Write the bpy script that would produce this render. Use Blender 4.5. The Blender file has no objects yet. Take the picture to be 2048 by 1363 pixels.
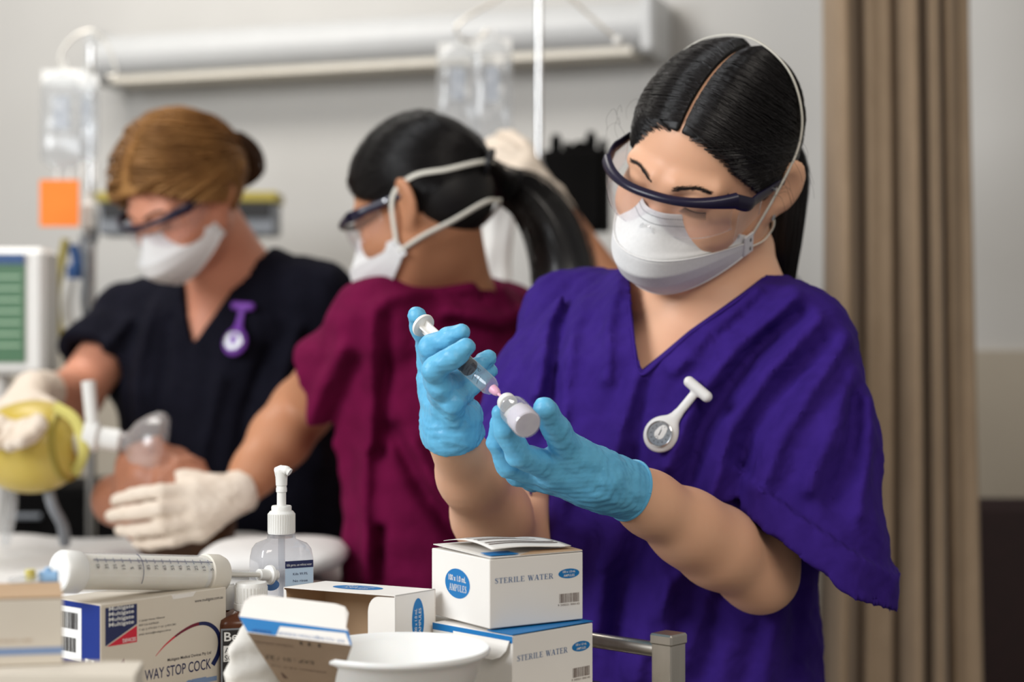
import bpy, math, random
import numpy as np
from mathutils import Vector, Matrix
from mathutils.bvhtree import BVHTree

# ------------------------------------------------------------------ camera, world, lights, exposure
scene = bpy.context.scene
col = scene.collection
FPX = 60.0 / 36.0 * 2048.0          # focal length in pixels of the 2048 wide frame
CAMZ = 1.30

cam_data = bpy.data.cameras.new('camera')
cam_data.lens = 60.0
cam_data.sensor_width = 36.0
cam_data.clip_start = 0.05
cam_data.dof.use_dof = True
cam_data.dof.focus_distance = 1.52
cam_data.dof.aperture_fstop = 3.4
cam = bpy.data.objects.new('camera', cam_data)
cam.location = (0, 0, CAMZ)
cam.rotation_euler = (math.pi / 2, 0, 0)
col.objects.link(cam)
scene.camera = cam

world = bpy.data.worlds.new('room_light')
scene.world = world
world.use_nodes = True
world.node_tree.nodes['Background'].inputs[0].default_value = (1.0, 0.965, 0.92, 1)
world.node_tree.nodes['Background'].inputs[1].default_value = 0.33


def area(name, loc, target, sx, sy, power, color):
    d = bpy.data.lights.new(name, 'AREA')
    d.shape = 'RECTANGLE'
    d.size, d.size_y, d.energy, d.color = sx, sy, power, color
    o = bpy.data.objects.new(name, d)
    o.location = loc
    o.rotation_euler = (Vector(target) - Vector(loc)).to_track_quat('-Z', 'Y').to_euler()
    col.objects.link(o)
    return o


area('window_daylight', (-2.2, 0.3, 2.35), (0.1, 1.9, 1.15), 1.4, 1.2, 84, (0.94, 0.97, 1.0))
area('ceiling_panel_light', (-1.1, 2.9, 2.95), (-0.6, 3.6, 1.2), 1.2, 0.6, 27, (1.0, 0.96, 0.90))

area('added_warm_fill', (0.9, -0.5, 2.75), (0.2, 1.7, 1.1), 1.3, 0.8, 27, (1.0, 0.93, 0.84))  # unseen warm fill, added behind the camera to brighten right-facing sides

scene.cycles.transparent_max_bounces = 24
scene.view_settings.view_transform = 'Standard'
scene.view_settings.look = 'None'
scene.view_settings.exposure = -0.12
scene.view_settings.gamma = 1.0
scene.view_settings.use_curve_mapping = False


# ------------------------------------------------------------------ helpers
def P(px, py, Y):
    """world point seen at pixel (px, py) of the 2048x1363 frame, standing at distance Y"""
    return np.array([(px - 1024.0) / FPX * Y, Y, CAMZ - (py - 681.5) / FPX * Y])


def V3(*a):
    return np.array(a, float)


def lin(c):
    c = c / 255.0
    return c / 12.92 if c <= 0.04045 else ((c + 0.055) / 1.055) ** 2.4


def rgb(r, g, b):
    return (lin(r), lin(g), lin(b), 1.0)


MATS = {}


def mat(name, color, rough=0.6, metal=0.0, spec=0.5, noise=None, bump=None, trans=0.0, ior=1.45, sheen=0.0,
        sss=0.0, coat=0.0, alpha=1.0, stretch=(1, 1, 1), emit=None, drape=None):
    """noise = (scale, second colour, amount); bump = (scale, strength, distance)"""
    m = bpy.data.materials.new(name)
    m.use_nodes = True
    nt = m.node_tree
    b = nt.nodes['Principled BSDF']
    b.inputs['Base Color'].default_value = color
    b.inputs['Roughness'].default_value = rough
    b.inputs['Metallic'].default_value = metal
    b.inputs['Specular IOR Level'].default_value = spec
    b.inputs['IOR'].default_value = ior
    b.inputs['Transmission Weight'].default_value = trans
    b.inputs['Sheen Weight'].default_value = sheen
    b.inputs['Coat Weight'].default_value = coat
    b.inputs['Alpha'].default_value = alpha
    if sss:
        b.inputs['Subsurface Weight'].default_value = sss
        b.inputs['Subsurface Radius'].default_value = (0.012, 0.005, 0.003)
        b.inputs['Subsurface Scale'].default_value = 0.5
    if emit:
        b.inputs['Emission Color'].default_value = emit[0]
        b.inputs['Emission Strength'].default_value = emit[1]
    tc = nt.nodes.new('ShaderNodeTexCoord')
    mp = nt.nodes.new('ShaderNodeMapping')
    mp.inputs['Scale'].default_value = stretch
    nt.links.new(tc.outputs['Object'], mp.inputs['Vector'])
    if noise:
        n = nt.nodes.new('ShaderNodeTexNoise')
        n.inputs['Scale'].default_value = noise[0]
        n.inputs['Detail'].default_value = 4
        nt.links.new(mp.outputs[0], n.inputs['Vector'])
        mx = nt.nodes.new('ShaderNodeMix')
        mx.data_type = 'RGBA'
        mx.inputs['A'].default_value = color
        mx.inputs['B'].default_value = noise[1]
        ramp = nt.nodes.new('ShaderNodeMapRange')
        ramp.inputs['From Min'].default_value = 0.35
        ramp.inputs['From Max'].default_value = 0.65
        ramp.inputs['To Max'].default_value = noise[2]
        nt.links.new(n.outputs['Fac'], ramp.inputs['Value'])
        nt.links.new(ramp.outputs[0], mx.inputs['Factor'])
        nt.links.new(mx.outputs['Result'], b.inputs['Base Color'])
    if bump:
        n2 = nt.nodes.new('ShaderNodeTexNoise')
        n2.inputs['Scale'].default_value = bump[0]
        n2.inputs['Detail'].default_value = 3
        nt.links.new(mp.outputs[0], n2.inputs['Vector'])
        bp = nt.nodes.new('ShaderNodeBump')
        bp.inputs['Strength'].default_value = bump[1]
        bp.inputs['Distance'].default_value = bump[2]
        nt.links.new(n2.outputs['Fac'], bp.inputs['Height'])
        if drape:
            n3 = nt.nodes.new('ShaderNodeTexNoise')
            n3.inputs['Scale'].default_value = drape[0]
            n3.inputs['Detail'].default_value = 2
            n3.inputs['Distortion'].default_value = 0.6
            nt.links.new(tc.outputs['Object'], n3.inputs['Vector'])
            b3 = nt.nodes.new('ShaderNodeBump')
            b3.inputs['Strength'].default_value = drape[1]
            b3.inputs['Distance'].default_value = drape[2]
            nt.links.new(n3.outputs['Fac'], b3.inputs['Height'])
            nt.links.new(b3.outputs[0], bp.inputs['Normal'])
        nt.links.new(bp.outputs[0], b.inputs['Normal'])
    MATS[name] = m
    return m


def clear(name, tint=(1, 1, 1, 1), gloss=0.1, rough=0.05, haze=0.0):
    """thin clear plastic: mostly see-through with a little surface gloss"""
    m = bpy.data.materials.new(name)
    m.use_nodes = True
    nt = m.node_tree
    nt.nodes.remove(nt.nodes['Principled BSDF'])
    t = nt.nodes.new('ShaderNodeBsdfTransparent')
    t.inputs[0].default_value = tint
    g = nt.nodes.new('ShaderNodeBsdfGlossy')
    g.inputs['Roughness'].default_value = rough
    g.inputs['Color'].default_value = (1, 1, 1, 1)
    mx = nt.nodes.new('ShaderNodeMixShader')
    lw = nt.nodes.new('ShaderNodeLayerWeight')
    lw.inputs['Blend'].default_value = 0.5
    pw = nt.nodes.new('ShaderNodeMath'); pw.operation = 'POWER'; pw.inputs[1].default_value = 3.5
    ma = nt.nodes.new('ShaderNodeMath'); ma.operation = 'MULTIPLY_ADD'
    ma.inputs[1].default_value = min(.9, gloss * 6); ma.inputs[2].default_value = gloss * .5
    nt.links.new(lw.outputs['Facing'], pw.inputs[0])
    nt.links.new(pw.outputs[0], ma.inputs[0])
    nt.links.new(ma.outputs[0], mx.inputs[0])
    nt.links.new(t.outputs[0], mx.inputs[1])
    nt.links.new(g.outputs[0], mx.inputs[2])
    out = mx
    if haze:
        df = nt.nodes.new('ShaderNodeBsdfDiffuse'); df.inputs[0].default_value = (.86, .86, .87, 1)
        tl = nt.nodes.new('ShaderNodeBsdfTranslucent'); tl.inputs[0].default_value = (.86, .86, .87, 1)
        m2 = nt.nodes.new('ShaderNodeMixShader'); m2.inputs[0].default_value = .5
        nt.links.new(df.outputs[0], m2.inputs[1]); nt.links.new(tl.outputs[0], m2.inputs[2])
        out = nt.nodes.new('ShaderNodeMixShader'); out.inputs[0].default_value = haze
        nt.links.new(mx.outputs[0], out.inputs[1]); nt.links.new(m2.outputs[0], out.inputs[2])
    nt.links.new(out.outputs[0], nt.nodes['Material Output'].inputs[0])
    MATS[name] = m
    return m


def M(n):
    return MATS[n]


def tag(o, label=None, cat=None, group=None, kind=None):
    if label: o['label'] = label
    if cat: o['category'] = cat
    if group: o['group'] = group
    if kind: o['kind'] = kind
    return o


def link(o, parent=None):
    col.objects.link(o)
    if parent is not None:
        o.parent = parent
        o.matrix_parent_inverse = parent.matrix_basis.inverted()
    return o


def empty(name, loc=(0, 0, 0)):
    o = bpy.data.objects.new(name, None)
    o.empty_display_size = 0.05
    o.location = tuple(loc)
    return link(o)


def mesh(name, verts, faces, material, parent=None, smooth=True, mats=None, midx=None):
    verts = np.asarray(verts, np.float32).reshape(-1, 3)
    me = bpy.data.meshes.new(name)
    if isinstance(faces, np.ndarray) and faces.ndim == 2:
        n, k = faces.shape
        me.vertices.add(len(verts)); me.vertices.foreach_set('co', verts.ravel())
        me.loops.add(n * k); me.loops.foreach_set('vertex_index', faces.astype(np.int32).ravel())
        me.polygons.add(n)
        me.polygons.foreach_set('loop_start', np.arange(0, n * k, k, dtype=np.int32))
        me.update(calc_edges=True)
    else:
        me.from_pydata([tuple(map(float, v)) for v in verts], [], [tuple(map(int, f)) for f in faces])
        me.update()
    me.validate()
    for m in (mats or [material]):
        me.materials.append(M(m) if isinstance(m, str) else m)
    if midx is not None:
        me.polygons.foreach_set('material_index', np.asarray(midx, np.int32))
    if smooth:
        me.polygons.foreach_set('use_smooth', np.ones(len(me.polygons), bool))
    o = bpy.data.objects.new(name, me)
    return link(o, parent)


class MB:
    """collects shapes that make up one mesh"""
    def __init__(self):
        self.v, self.f, self.m, self.n = [], [], [], 0

    def add(self, v, f, mi=0):
        v = np.asarray(v, float).reshape(-1, 3)
        self.v.append(v)
        for q in f:
            self.f.append(tuple(int(i) + self.n for i in q)); self.m.append(mi)
        self.n += len(v)
        return self

    def box(self, c, ex, ey, ez, mi=0, bev=0.0):
        """c centre, ex/ey/ez half-edge vectors; bevelled by an inset ring"""
        c, ex, ey, ez = (np.asarray(a, float) for a in (c, ex, ey, ez))
        if bev <= 0:
            v = [c + a * ex + b * ey + d * ez for d in (-1, 1) for b in (-1, 1) for a in (-1, 1)]
            f = [(0, 2, 3, 1), (4, 5, 7, 6), (0, 1, 5, 4), (2, 6, 7, 3), (0, 4, 6, 2), (1, 3, 7, 5)]
            return self.add(v, f, mi)
        L = [np.linalg.norm(e) for e in (ex, ey, ez)]
        s = [1 - bev / max(l, 1e-9) for l in L]
        v, idx = [], {}
        for sx in (-1, 1):
            for sy in (-1, 1):
                for sz in (-1, 1):
                    for ax in range(3):
                        k = [s[0], s[1], s[2]]; k[ax] = 1
                        idx[(sx, sy, sz, ax)] = len(v)
                        v.append(c + sx * k[0] * ex + sy * k[1] * ey + sz * k[2] * ez)
        f = []
        S = (-1, 1)
        for a in S:
            f.append([idx[(a, p, q, 0)] for p, q in ((-1, -1), (1, -1), (1, 1), (-1, 1))][::a])
            f.append([idx[(p, a, q, 1)] for p, q in ((-1, -1), (1, -1), (1, 1), (-1, 1))][::-a])
            f.append([idx[(p, q, a, 2)] for p, q in ((-1, -1), (1, -1), (1, 1), (-1, 1))][::a])
        for a in S:
            for b in S:
                f.append([idx[(a, b, -1, 0)], idx[(a, b, 1, 0)], idx[(a, b, 1, 1)], idx[(a, b, -1, 1)]][::(a * b)])
                f.append([idx[(a, -1, b, 0)], idx[(a, 1, b, 0)], idx[(a, 1, b, 2)], idx[(a, -1, b, 2)]][::-(a * b)])
                f.append([idx[(-1, a, b, 1)], idx[(1, a, b, 1)], idx[(1, a, b, 2)], idx[(-1, a, b, 2)]][::(a * b)])
                for d in S:
                    f.append([idx[(a, b, d, 0)], idx[(a, b, d, 1)], idx[(a, b, d, 2)]][::(a * b * d)])
        return self.add(v, f, mi)

    def tube(self, pts, rad, n=12, mi=0, cap=True, flat=None):
        """tube along pts; rad scalar or list; flat=(direction, factor) squashes the section"""
        pts = np.asarray(pts, float)
        m = len(pts)
        rad = np.full(m, rad, float) if np.isscalar(rad) else np.asarray(rad, float)
        T = np.gradient(pts, axis=0)
        T /= np.linalg.norm(T, axis=1)[:, None] + 1e-12
        up = np.array([0, 0, 1.0]) if abs(T[0][2]) < 0.9 else np.array([1.0, 0, 0])
        if flat is not None: up = np.asarray(flat[0], float)
        a = np.linspace(0, 2 * np.pi, n, endpoint=False)
        vs = []
        N = None
        for i in range(m):
            if N is None or flat is not None: N = up - T[i] * (up @ T[i])
            else: N = N - T[i] * (N @ T[i])
            N = N / (np.linalg.norm(N) + 1e-12)
            B = np.cross(T[i], N)
            fl = flat[1] if flat is not None else 1.0
            vs.append(pts[i] + rad[i] * (np.cos(a)[:, None] * N * fl + np.sin(a)[:, None] * B))
        v = np.concatenate(vs)
        f = [(i * n + j, i * n + (j + 1) % n, (i + 1) * n + (j + 1) % n, (i + 1) * n + j)
             for i in range(m - 1) for j in range(n)]
        if cap:
            f.append(tuple(range(n - 1, -1, -1))); f.append(tuple(range((m - 1) * n, m * n)))
        return self.add(v, f, mi)

    def lathe(self, prof, o, axis=(0, 0, 1), n=32, mi=0, sx=1.0, xdir=None):
        """prof = [(r, h)...] turned about axis through o; sx squashes along xdir"""
        o, ax = np.asarray(o, float), np.asarray(axis, float)
        ax = ax / np.linalg.norm(ax)
        x = np.asarray(xdir, float) if xdir is not None else (np.array([1.0, 0, 0]) if abs(ax[0]) < 0.9 else np.array([0, 1.0, 0]))
        x = x - ax * (x @ ax); x /= np.linalg.norm(x)
        y = np.cross(ax, x)
        a = np.linspace(0, 2 * np.pi, n, endpoint=False)
        ring = np.cos(a)[:, None] * x * sx + np.sin(a)[:, None] * y
        v = np.concatenate([o + h * ax + max(r, 1e-5) * ring for r, h in prof])
        m = len(prof)
        f = [(i * n + j, i * n + (j + 1) % n, (i + 1) * n + (j + 1) % n, (i + 1) * n + j)
             for i in range(m - 1) for j in range(n)]
        f.append(tuple(range(n - 1, -1, -1))); f.append(tuple(range((m - 1) * n, m * n)))
        return self.add(v, f, mi)

    def ell(self, c, rx, ry, rz, n=20, mi=0):
        """ellipsoid, rx/ry/rz are vectors"""
        c, rx, ry, rz = (np.asarray(a, float) for a in (c, rx, ry, rz))
        th = np.linspace(0, np.pi, n // 2 + 1)
        a = np.linspace(0, 2 * np.pi, n, endpoint=False)
        v = np.concatenate([c + np.cos(t) * rz + math.sin(t) * (np.cos(a)[:, None] * rx + np.sin(a)[:, None] * ry) for t in th])
        f = [(i * n + j, (i + 1) * n + j, (i + 1) * n + (j + 1) % n, i * n + (j + 1) % n)
             for i in range(n // 2) for j in range(n)]
        return self.add(v, f, mi)

    def sheet(self, poly, thick, mi=0):
        """flat polygon given in 3-D with a thickness vector"""
        p = np.asarray(poly, float); t = np.asarray(thick, float)
        n = len(p)
        f = [tuple(range(n)), tuple(range(2 * n - 1, n - 1, -1))] + [(j, j + n, (j + 1) % n + n, (j + 1) % n) for j in range(n)]
        return self.add(np.concatenate([p, p + t]), f, mi)

    def build(self, name, material, parent=None, smooth=True, mats=None, sharp=35):
        o = mesh(name, np.concatenate(self.v), self.f, material, parent, smooth, mats, self.m if mats else None)
        if smooth and sharp:
            o.data.set_sharp_from_angle(angle=math.radians(sharp))
        return o


def grid_mesh(G, closed_u=False):
    """G[nu, nv, 3] -> verts, quads"""
    nu, nv = G.shape[:2]
    f = []
    for i in range(nu - (0 if closed_u else 1)):
        for j in range(nv - 1):
            i2 = (i + 1) % nu
            f.append((i * nv + j, i2 * nv + j, i2 * nv + j + 1, i * nv + j + 1))
    return G.reshape(-1, 3), f


def spline(pts, n):
    """Catmull-Rom through pts"""
    p = np.asarray(pts, float)
    p = np.concatenate([[2 * p[0] - p[1]], p, [2 * p[-1] - p[-2]]])
    m = len(p) - 3
    out = []
    for t in np.linspace(0, m - 1e-6, n):
        i = int(t); u = t - i
        a, b, c, d = p[i:i + 4]
        out.append(0.5 * (2 * b + (c - a) * u + (2 * a - 5 * b + 4 * c - d) * u * u + (3 * b - a - 3 * c + d) * u ** 3))
    return np.array(out)


def solid(o, t, offset=0.0):
    m = o.modifiers.new('solid', 'SOLIDIFY'); m.thickness = t; m.offset = offset
    return o


def text(name, body, material, parent, origin, xd, yd, w=None, h=None, depth=0.0002, shear=0.0, bold=0.0, outline=False):
    """lettering laid on a surface: left end of the base line at origin, w wide / h cap-high along xd / yd"""
    cu = bpy.data.curves.new(name, 'FONT')
    cu.body = body; cu.shear = shear; cu.offset = bold; cu.resolution_u = 3
    if outline: cu.fill_mode = 'NONE'; cu.bevel_depth = 0.012; cu.bevel_resolution = 0
    tmp = bpy.data.objects.new('tmp', cu); col.objects.link(tmp)
    dg = bpy.context.evaluated_depsgraph_get()
    me = tmp.evaluated_get(dg).to_mesh()
    n = len(me.vertices)
    co = np.zeros(n * 3); me.vertices.foreach_get('co', co); co = co.reshape(-1, 3)
    faces = [tuple(p.vertices) for p in me.polygons]
    tmp.evaluated_get(dg).to_mesh_clear()
    bpy.data.objects.remove(tmp); bpy.data.curves.remove(cu)
    x0, x1 = co[:, 0].min(), co[:, 0].max()
    sx = w / (x1 - x0) if w else h / 0.7
    sy = h / 0.7 if h else sx
    xd = np.asarray(xd, float) / np.linalg.norm(xd); yd = np.asarray(yd, float) / np.linalg.norm(yd)
    zd = np.cross(xd, yd)
    v = np.asarray(origin, float) + ((co[:, :1] - x0) * sx) * xd + (co[:, 1:2] * sy) * yd + zd * (depth + co[:, 2:3] * sx * (1 if outline else 0))
    return mesh(name, v, faces, material, parent, smooth=False)


def flat(name, pts2, material, parent, origin, xd, yd, depth=0.00015):
    """flat printed shape(s): list of polygons in face coordinates (metres)"""
    xd = np.asarray(xd, float) / np.linalg.norm(xd); yd = np.asarray(yd, float) / np.linalg.norm(yd)
    zd = np.cross(xd, yd)
    v, f = [], []
    for poly in pts2:
        b = len(v)
        for (x, y) in poly: v.append(np.asarray(origin, float) + x * xd + y * yd + zd * depth)
        f.append(tuple(range(b, len(v))))
    return mesh(name, v, f, material, parent, smooth=False)


def ellipse(cx, cy, rx, ry, n=32):
    return [(cx + rx * math.cos(2 * math.pi * i / n), cy + ry * math.sin(2 * math.pi * i / n)) for i in range(n)]


def rect(x0, y0, x1, y1):
    return [(x0, y0), (x1, y0), (x1, y1), (x0, y1)]


def barcode(x, y, w, h, seed=1):
    r = random.Random(seed); out = []; c = 0
    while c < w:
        a = r.choice([.4, .4, .8, 1.2]) * w / 40
        out.append(rect(x + c, y, x + min(c + a, w), y + h)); c += a + r.choice([.4, .6, 1.0]) * w / 40
    return out


# ---------------------------------------------------------------- implicit surfaces (bodies, clothes, gloves)
def axis(lo, hi, h, fine=None):
    """grid axis from lo to hi with step h, finer inside fine=(a, b, step)"""
    if not fine: return np.arange(lo, hi + h, h)
    a, b, s = fine
    parts = []
    if lo < a: parts.append(np.arange(lo, a, h))
    parts.append(np.arange(max(a, lo), min(b, hi), s))
    if hi > b: parts.append(np.arange(b, hi + h, h))
    return np.concatenate(parts)


def smin(a, b, k):
    if k <= 0: return np.minimum(a, b)
    h = np.maximum(k - np.abs(a - b), 0) / k
    return np.minimum(a, b) - h * h * k * 0.25


class Field:
    def __init__(self, xs, ys, zs):
        self.ax = [np.asarray(a, np.float32) for a in (xs, ys, zs)]
        self.F = np.full([len(a) for a in self.ax], 0.5, np.float32)

    def sub(self, lo, hi):
        s = []
        for a, l, h in zip(self.ax, lo, hi):
            i, j = np.searchsorted(a, l), np.searchsorted(a, h)
            s.append(slice(max(i - 1, 0), min(j + 1, len(a))))
        return tuple(s)

    def pts(self, s):
        return (self.ax[0][s[0]][:, None, None], self.ax[1][s[1]][None, :, None], self.ax[2][s[2]][None, None, :])

    def put(self, fn, lo, hi, k=0.01, cut=False):
        m = max(k, 0.012) + 0.01
        s = self.sub(np.asarray(lo) - m, np.asarray(hi) + m)
        if any(q.stop <= q.start for q in s): return self
        d = fn(*self.pts(s)).astype(np.float32)
        F = self.F[s]
        self.F[s] = -smin(-F, d, k) if cut else smin(F, d, k)
        return self

    def cap(self, a, b, ra, rb, k=0.01, cut=False, flat=None):
        """tapered capsule; flat=(direction, factor): thinner along that direction"""
        a, b = np.asarray(a, float), np.asarray(b, float)
        ab = b - a; L2 = max(ab @ ab, 1e-9)
        r = max(ra, rb)
        if flat is not None:
            fd = np.asarray(flat[0], float); fd = fd / np.linalg.norm(fd); ff = 1.0 / flat[1] - 1.0

        def fn(x, y, z):
            dx, dy, dz = x - a[0], y - a[1], z - a[2]
            t = np.clip((dx * ab[0] + dy * ab[1] + dz * ab[2]) / L2, 0, 1)
            ex, ey, ez = dx - t * ab[0], dy - t * ab[1], dz - t * ab[2]
            if flat is not None:
                w = (ex * fd[0] + ey * fd[1] + ez * fd[2]) * ff
                ex, ey, ez = ex + w * fd[0], ey + w * fd[1], ez + w * fd[2]
            return np.sqrt(ex * ex + ey * ey + ez * ez) - (ra + (rb - ra) * t)
        return self.put(fn, np.minimum(a, b) - r, np.maximum(a, b) + r, k, cut)

    def chain(self, pts, rad, k=0.006, flat=None):
        for i in range(len(pts) - 1):
            self.cap(pts[i], pts[i + 1], rad[i], rad[i + 1], k, flat=flat)
        return self

    def ell(self, c, r, k=0.01, R=None, cut=False):
        c = np.asarray(c, float); R = np.eye(3) if R is None else R
        m = max(r)

        def fn(x, y, z):
            d = (x - c[0], y - c[1], z - c[2])
            q = [(R[0, i] * d[0] + R[1, i] * d[1] + R[2, i] * d[2]) / r[i] for i in range(3)]
            k0 = np.sqrt(q[0] ** 2 + q[1] ** 2 + q[2] ** 2)
            k1 = np.sqrt((q[0] / r[0]) ** 2 + (q[1] / r[1]) ** 2 + (q[2] / r[2]) ** 2) + 1e-6
            return k0 * (k0 - 1) / k1
        return self.put(fn, c - m, c + m, k, cut)

    def loft(self, secs, yaw, k=0.02, p=2.0):
        """secs = [(z, cx, cy, half_width, half_depth)...] elliptical sections turned by yaw"""
        S = np.array(sorted(secs))
        cy, sy = math.cos(yaw), math.sin(yaw)
        r = S[:, 3:].max()

        def fn(x, y, z):
            zf = z.ravel()
            g = [np.interp(zf, S[:, 0], S[:, i])[None, None, :] for i in range(1, 5)]
            dx, dy = x - g[0], y - g[1]
            u, v = dx * cy + dy * sy, -dx * sy + dy * cy
            d = ((np.abs(u) / g[2]) ** p + (np.abs(v) / g[3]) ** p) ** (1 / p)
            d = (d - 1) * np.minimum(g[2], g[3])
            return np.maximum(d, np.maximum(z - S[-1, 0], S[0, 0] - z))
        lo = [S[:, 1].min() - r, S[:, 2].min() - r, S[0, 0]]
        hi = [S[:, 1].max() + r, S[:, 2].max() + r, S[-1, 0]]
        return self.put(fn, lo, hi, k)

    def disp(self, fn, band=0.02):
        """add fn(x, y, z) to the field near the surface"""
        i = np.argwhere(np.abs(self.F) < band)
        x, y, z = (self.ax[a][i[:, a]] for a in range(3))
        self.F[i[:, 0], i[:, 1], i[:, 2]] += fn(x, y, z).astype(np.float32)
        return self

    def shell(self, t):
        self.F = np.maximum(self.F, -(self.F + t))
        return self

    def cutfn(self, fn):
        """remove where fn < 0 (whole grid)"""
        x, y, z = (self.ax[0][:, None, None], self.ax[1][None, :, None], self.ax[2][None, None, :])
        np.maximum(self.F, -fn(x, y, z).astype(np.float32), out=self.F)
        return self

    def nets(self):
        F = self.F
        s = F < 0
        n = [d - 1 for d in F.shape]
        cnt = np.zeros(n, np.uint8)
        corners = [(i, j, k) for i in (0, 1) for j in (0, 1) for k in (0, 1)]
        for (i, j, k) in corners:
            cnt += s[i:i + n[0], j:j + n[1], k:k + n[2]]
        act = np.argwhere((cnt > 0) & (cnt < 8))
        idx = np.full(n, -1, np.int32)
        idx[act[:, 0], act[:, 1], act[:, 2]] = np.arange(len(act))
        val = {c: F[act[:, 0] + c[0], act[:, 1] + c[1], act[:, 2] + c[2]] for c in corners}
        acc = np.zeros((len(act), 3)); num = np.zeros(len(act))
        for c in corners:
            for a in range(3):
                if c[a] == 0:
                    d = list(c); d[a] = 1; d = tuple(d)
                    f0, f1 = val[c], val[d]
                    m = (f0 < 0) != (f1 < 0)
                    t = np.where(m, f0 / np.where(m, f0 - f1, 1), 0)
                    p = np.tile(np.array(c, float), (len(act), 1)); p[:, a] = t
                    acc[m] += p[m]; num[m] += 1
        acc /= num[:, None]
        v = np.zeros((len(act), 3))
        for a in range(3):
            A = self.ax[a]
            v[:, a] = A[act[:, a]] + acc[:, a] * (A[act[:, a] + 1] - A[act[:, a]])
        quads = []
        for a in range(3):
            b, c = (a + 1) % 3, (a + 2) % 3
            sl0 = [slice(1, -1)] * 3; sl1 = [slice(1, -1)] * 3
            sl0[a] = slice(0, -1); sl1[a] = slice(1, None)
            A0, A1 = s[tuple(sl0)], s[tuple(sl1)]
            for flip, mask in ((False, A0 & ~A1), (True, ~A0 & A1)):
                e = np.argwhere(mask)
                if not len(e): continue
                off = np.ones(3, int); off[a] = 0
                e = e + off
                q = []
                for (db, dc) in ((-1, -1), (0, -1), (0, 0), (-1, 0)):
                    g = e.copy(); g[:, b] += db; g[:, c] += dc
                    q.append(idx[g[:, 0], g[:, 1], g[:, 2]])
                q = np.stack(q, 1)
                quads.append(q[:, ::-1] if flip else q)
        q = np.concatenate(quads)
        return v, q[(q >= 0).all(1)]

    def build(self, name, material, parent=None, mats=None, relax=0):
        v, q = self.nets()
        if relax:
            e = np.concatenate([q[:, [0, 1]], q[:, [1, 2]], q[:, [2, 3]], q[:, [3, 0]]])
            for it in range(relax):
                for lam in (0.5, -0.52):
                    s_ = np.zeros_like(v); c_ = np.zeros(len(v))
                    for (i, j) in ((0, 1), (1, 0)):
                        for a in range(3): s_[:, a] += np.bincount(e[:, i], v[e[:, j], a], len(v))
                        c_ += np.bincount(e[:, i], minlength=len(v))
                    v = v + lam * (s_ / np.maximum(c_, 1)[:, None] - v)
        o = mesh(name, v, q.astype(np.int32), material, parent, True, mats)
        o['_v'] = 0; del o['_v']
        return o, BVHTree.FromPolygons([Vector(p) for p in v], [tuple(f) for f in q.tolist()])


def waves(seed, n, scale, amp, aniso=(1, 1, 1)):
    """cheap smooth noise: a sum of sines in random directions"""
    r = np.random.default_rng(seed)
    D = r.normal(size=(n, 3)) * np.array(aniso); D /= np.linalg.norm(r.normal(size=(n, 3)), axis=1)[:, None]
    D *= 2 * np.pi / scale * r.uniform(.6, 1.5, (n, 1)); ph = r.uniform(0, 6.28, n)
    def fn(x, y, z):
        o = 0
        for i in range(n): o = o + np.sin(D[i, 0] * x + D[i, 1] * y + D[i, 2] * z + ph[i])
        return amp * o / math.sqrt(n)
    return fn


def seg2(x, z, pts):
    """distance in the x-z plane to a polyline"""
    d = None
    for (a, b) in zip(pts[:-1], pts[1:]):
        ax, az, bx, bz = a[0], a[1], b[0] - a[0], b[1] - a[1]
        t = np.clip(((x - ax) * bx + (z - az) * bz) / (bx * bx + bz * bz + 1e-12), 0, 1)
        e = np.hypot(x - ax - t * bx, z - az - t * bz)
        d = e if d is None else np.minimum(d, e)
    return d


def poly2(x, z, pts):
    """signed distance (negative inside) to a polygon in the x-z plane"""
    d = seg2(x, z, list(pts) + [pts[0]])
    ins = np.zeros(np.broadcast(x, z).shape, bool)
    n = len(pts)
    for i in range(n):
        (x1, z1), (x2, z2) = pts[i], pts[(i + 1) % n]
        c = ((z1 > z) != (z2 > z)) & (x < (x2 - x1) * (z - z1) / (z2 - z1 + 1e-12) + x1)
        ins ^= c
    return np.where(ins, -d, d)


def snap(bvh, p, d, off=0.0):
    """first surface point from p along d, lifted by off against d"""
    d = Vector(d).normalized()
    h = bvh.ray_cast(Vector(p), d)
    if h[0] is None:
        h = bvh.find_nearest(Vector(p))
    return np.array(h[0]) - off * np.array(d)


def rotm(y, p, r):
    return np.array(Matrix.Rotation(math.radians(y), 3, 'Z') @ Matrix.Rotation(math.radians(p), 3, 'X') @ Matrix.Rotation(math.radians(r), 3, 'Y'))


def strands(name, paths, r0, r1, material, parent, mid=None):
    """many fine hair strands joined in one mesh, three-sided"""
    A = np.asarray(paths, float)
    n, m = A.shape[:2]
    T = np.gradient(A, axis=1); T /= np.linalg.norm(T, axis=2, keepdims=True) + 1e-12
    N = np.cross(T, np.array([0.31, 0.55, 0.78])); N /= np.linalg.norm(N, axis=2, keepdims=True) + 1e-12
    B = np.cross(T, N)
    t = np.linspace(0, 1, m)
    rad = (r0 + (r1 - r0) * t)[None, :, None]
    ring = [A + rad * (math.cos(a) * N + math.sin(a) * B) for a in (0, 2.094, 4.189)]
    v = np.stack(ring, 2).reshape(-1, 3)
    i = np.arange(n)[:, None, None] * m * 3 + np.arange(m - 1)[None, :, None] * 3 + np.arange(3)[None, None, :]
    j = np.arange(n)[:, None, None] * m * 3 + np.arange(m - 1)[None, :, None] * 3 + ((np.arange(3) + 1) % 3)[None, None, :]
    q = np.stack([i, j, j + 3, i + 3], -1).reshape(-1, 4)
    o = mesh(name, v, q.astype(np.int32), material, parent)
    o['kind'] = 'stuff'
    return o


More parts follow.
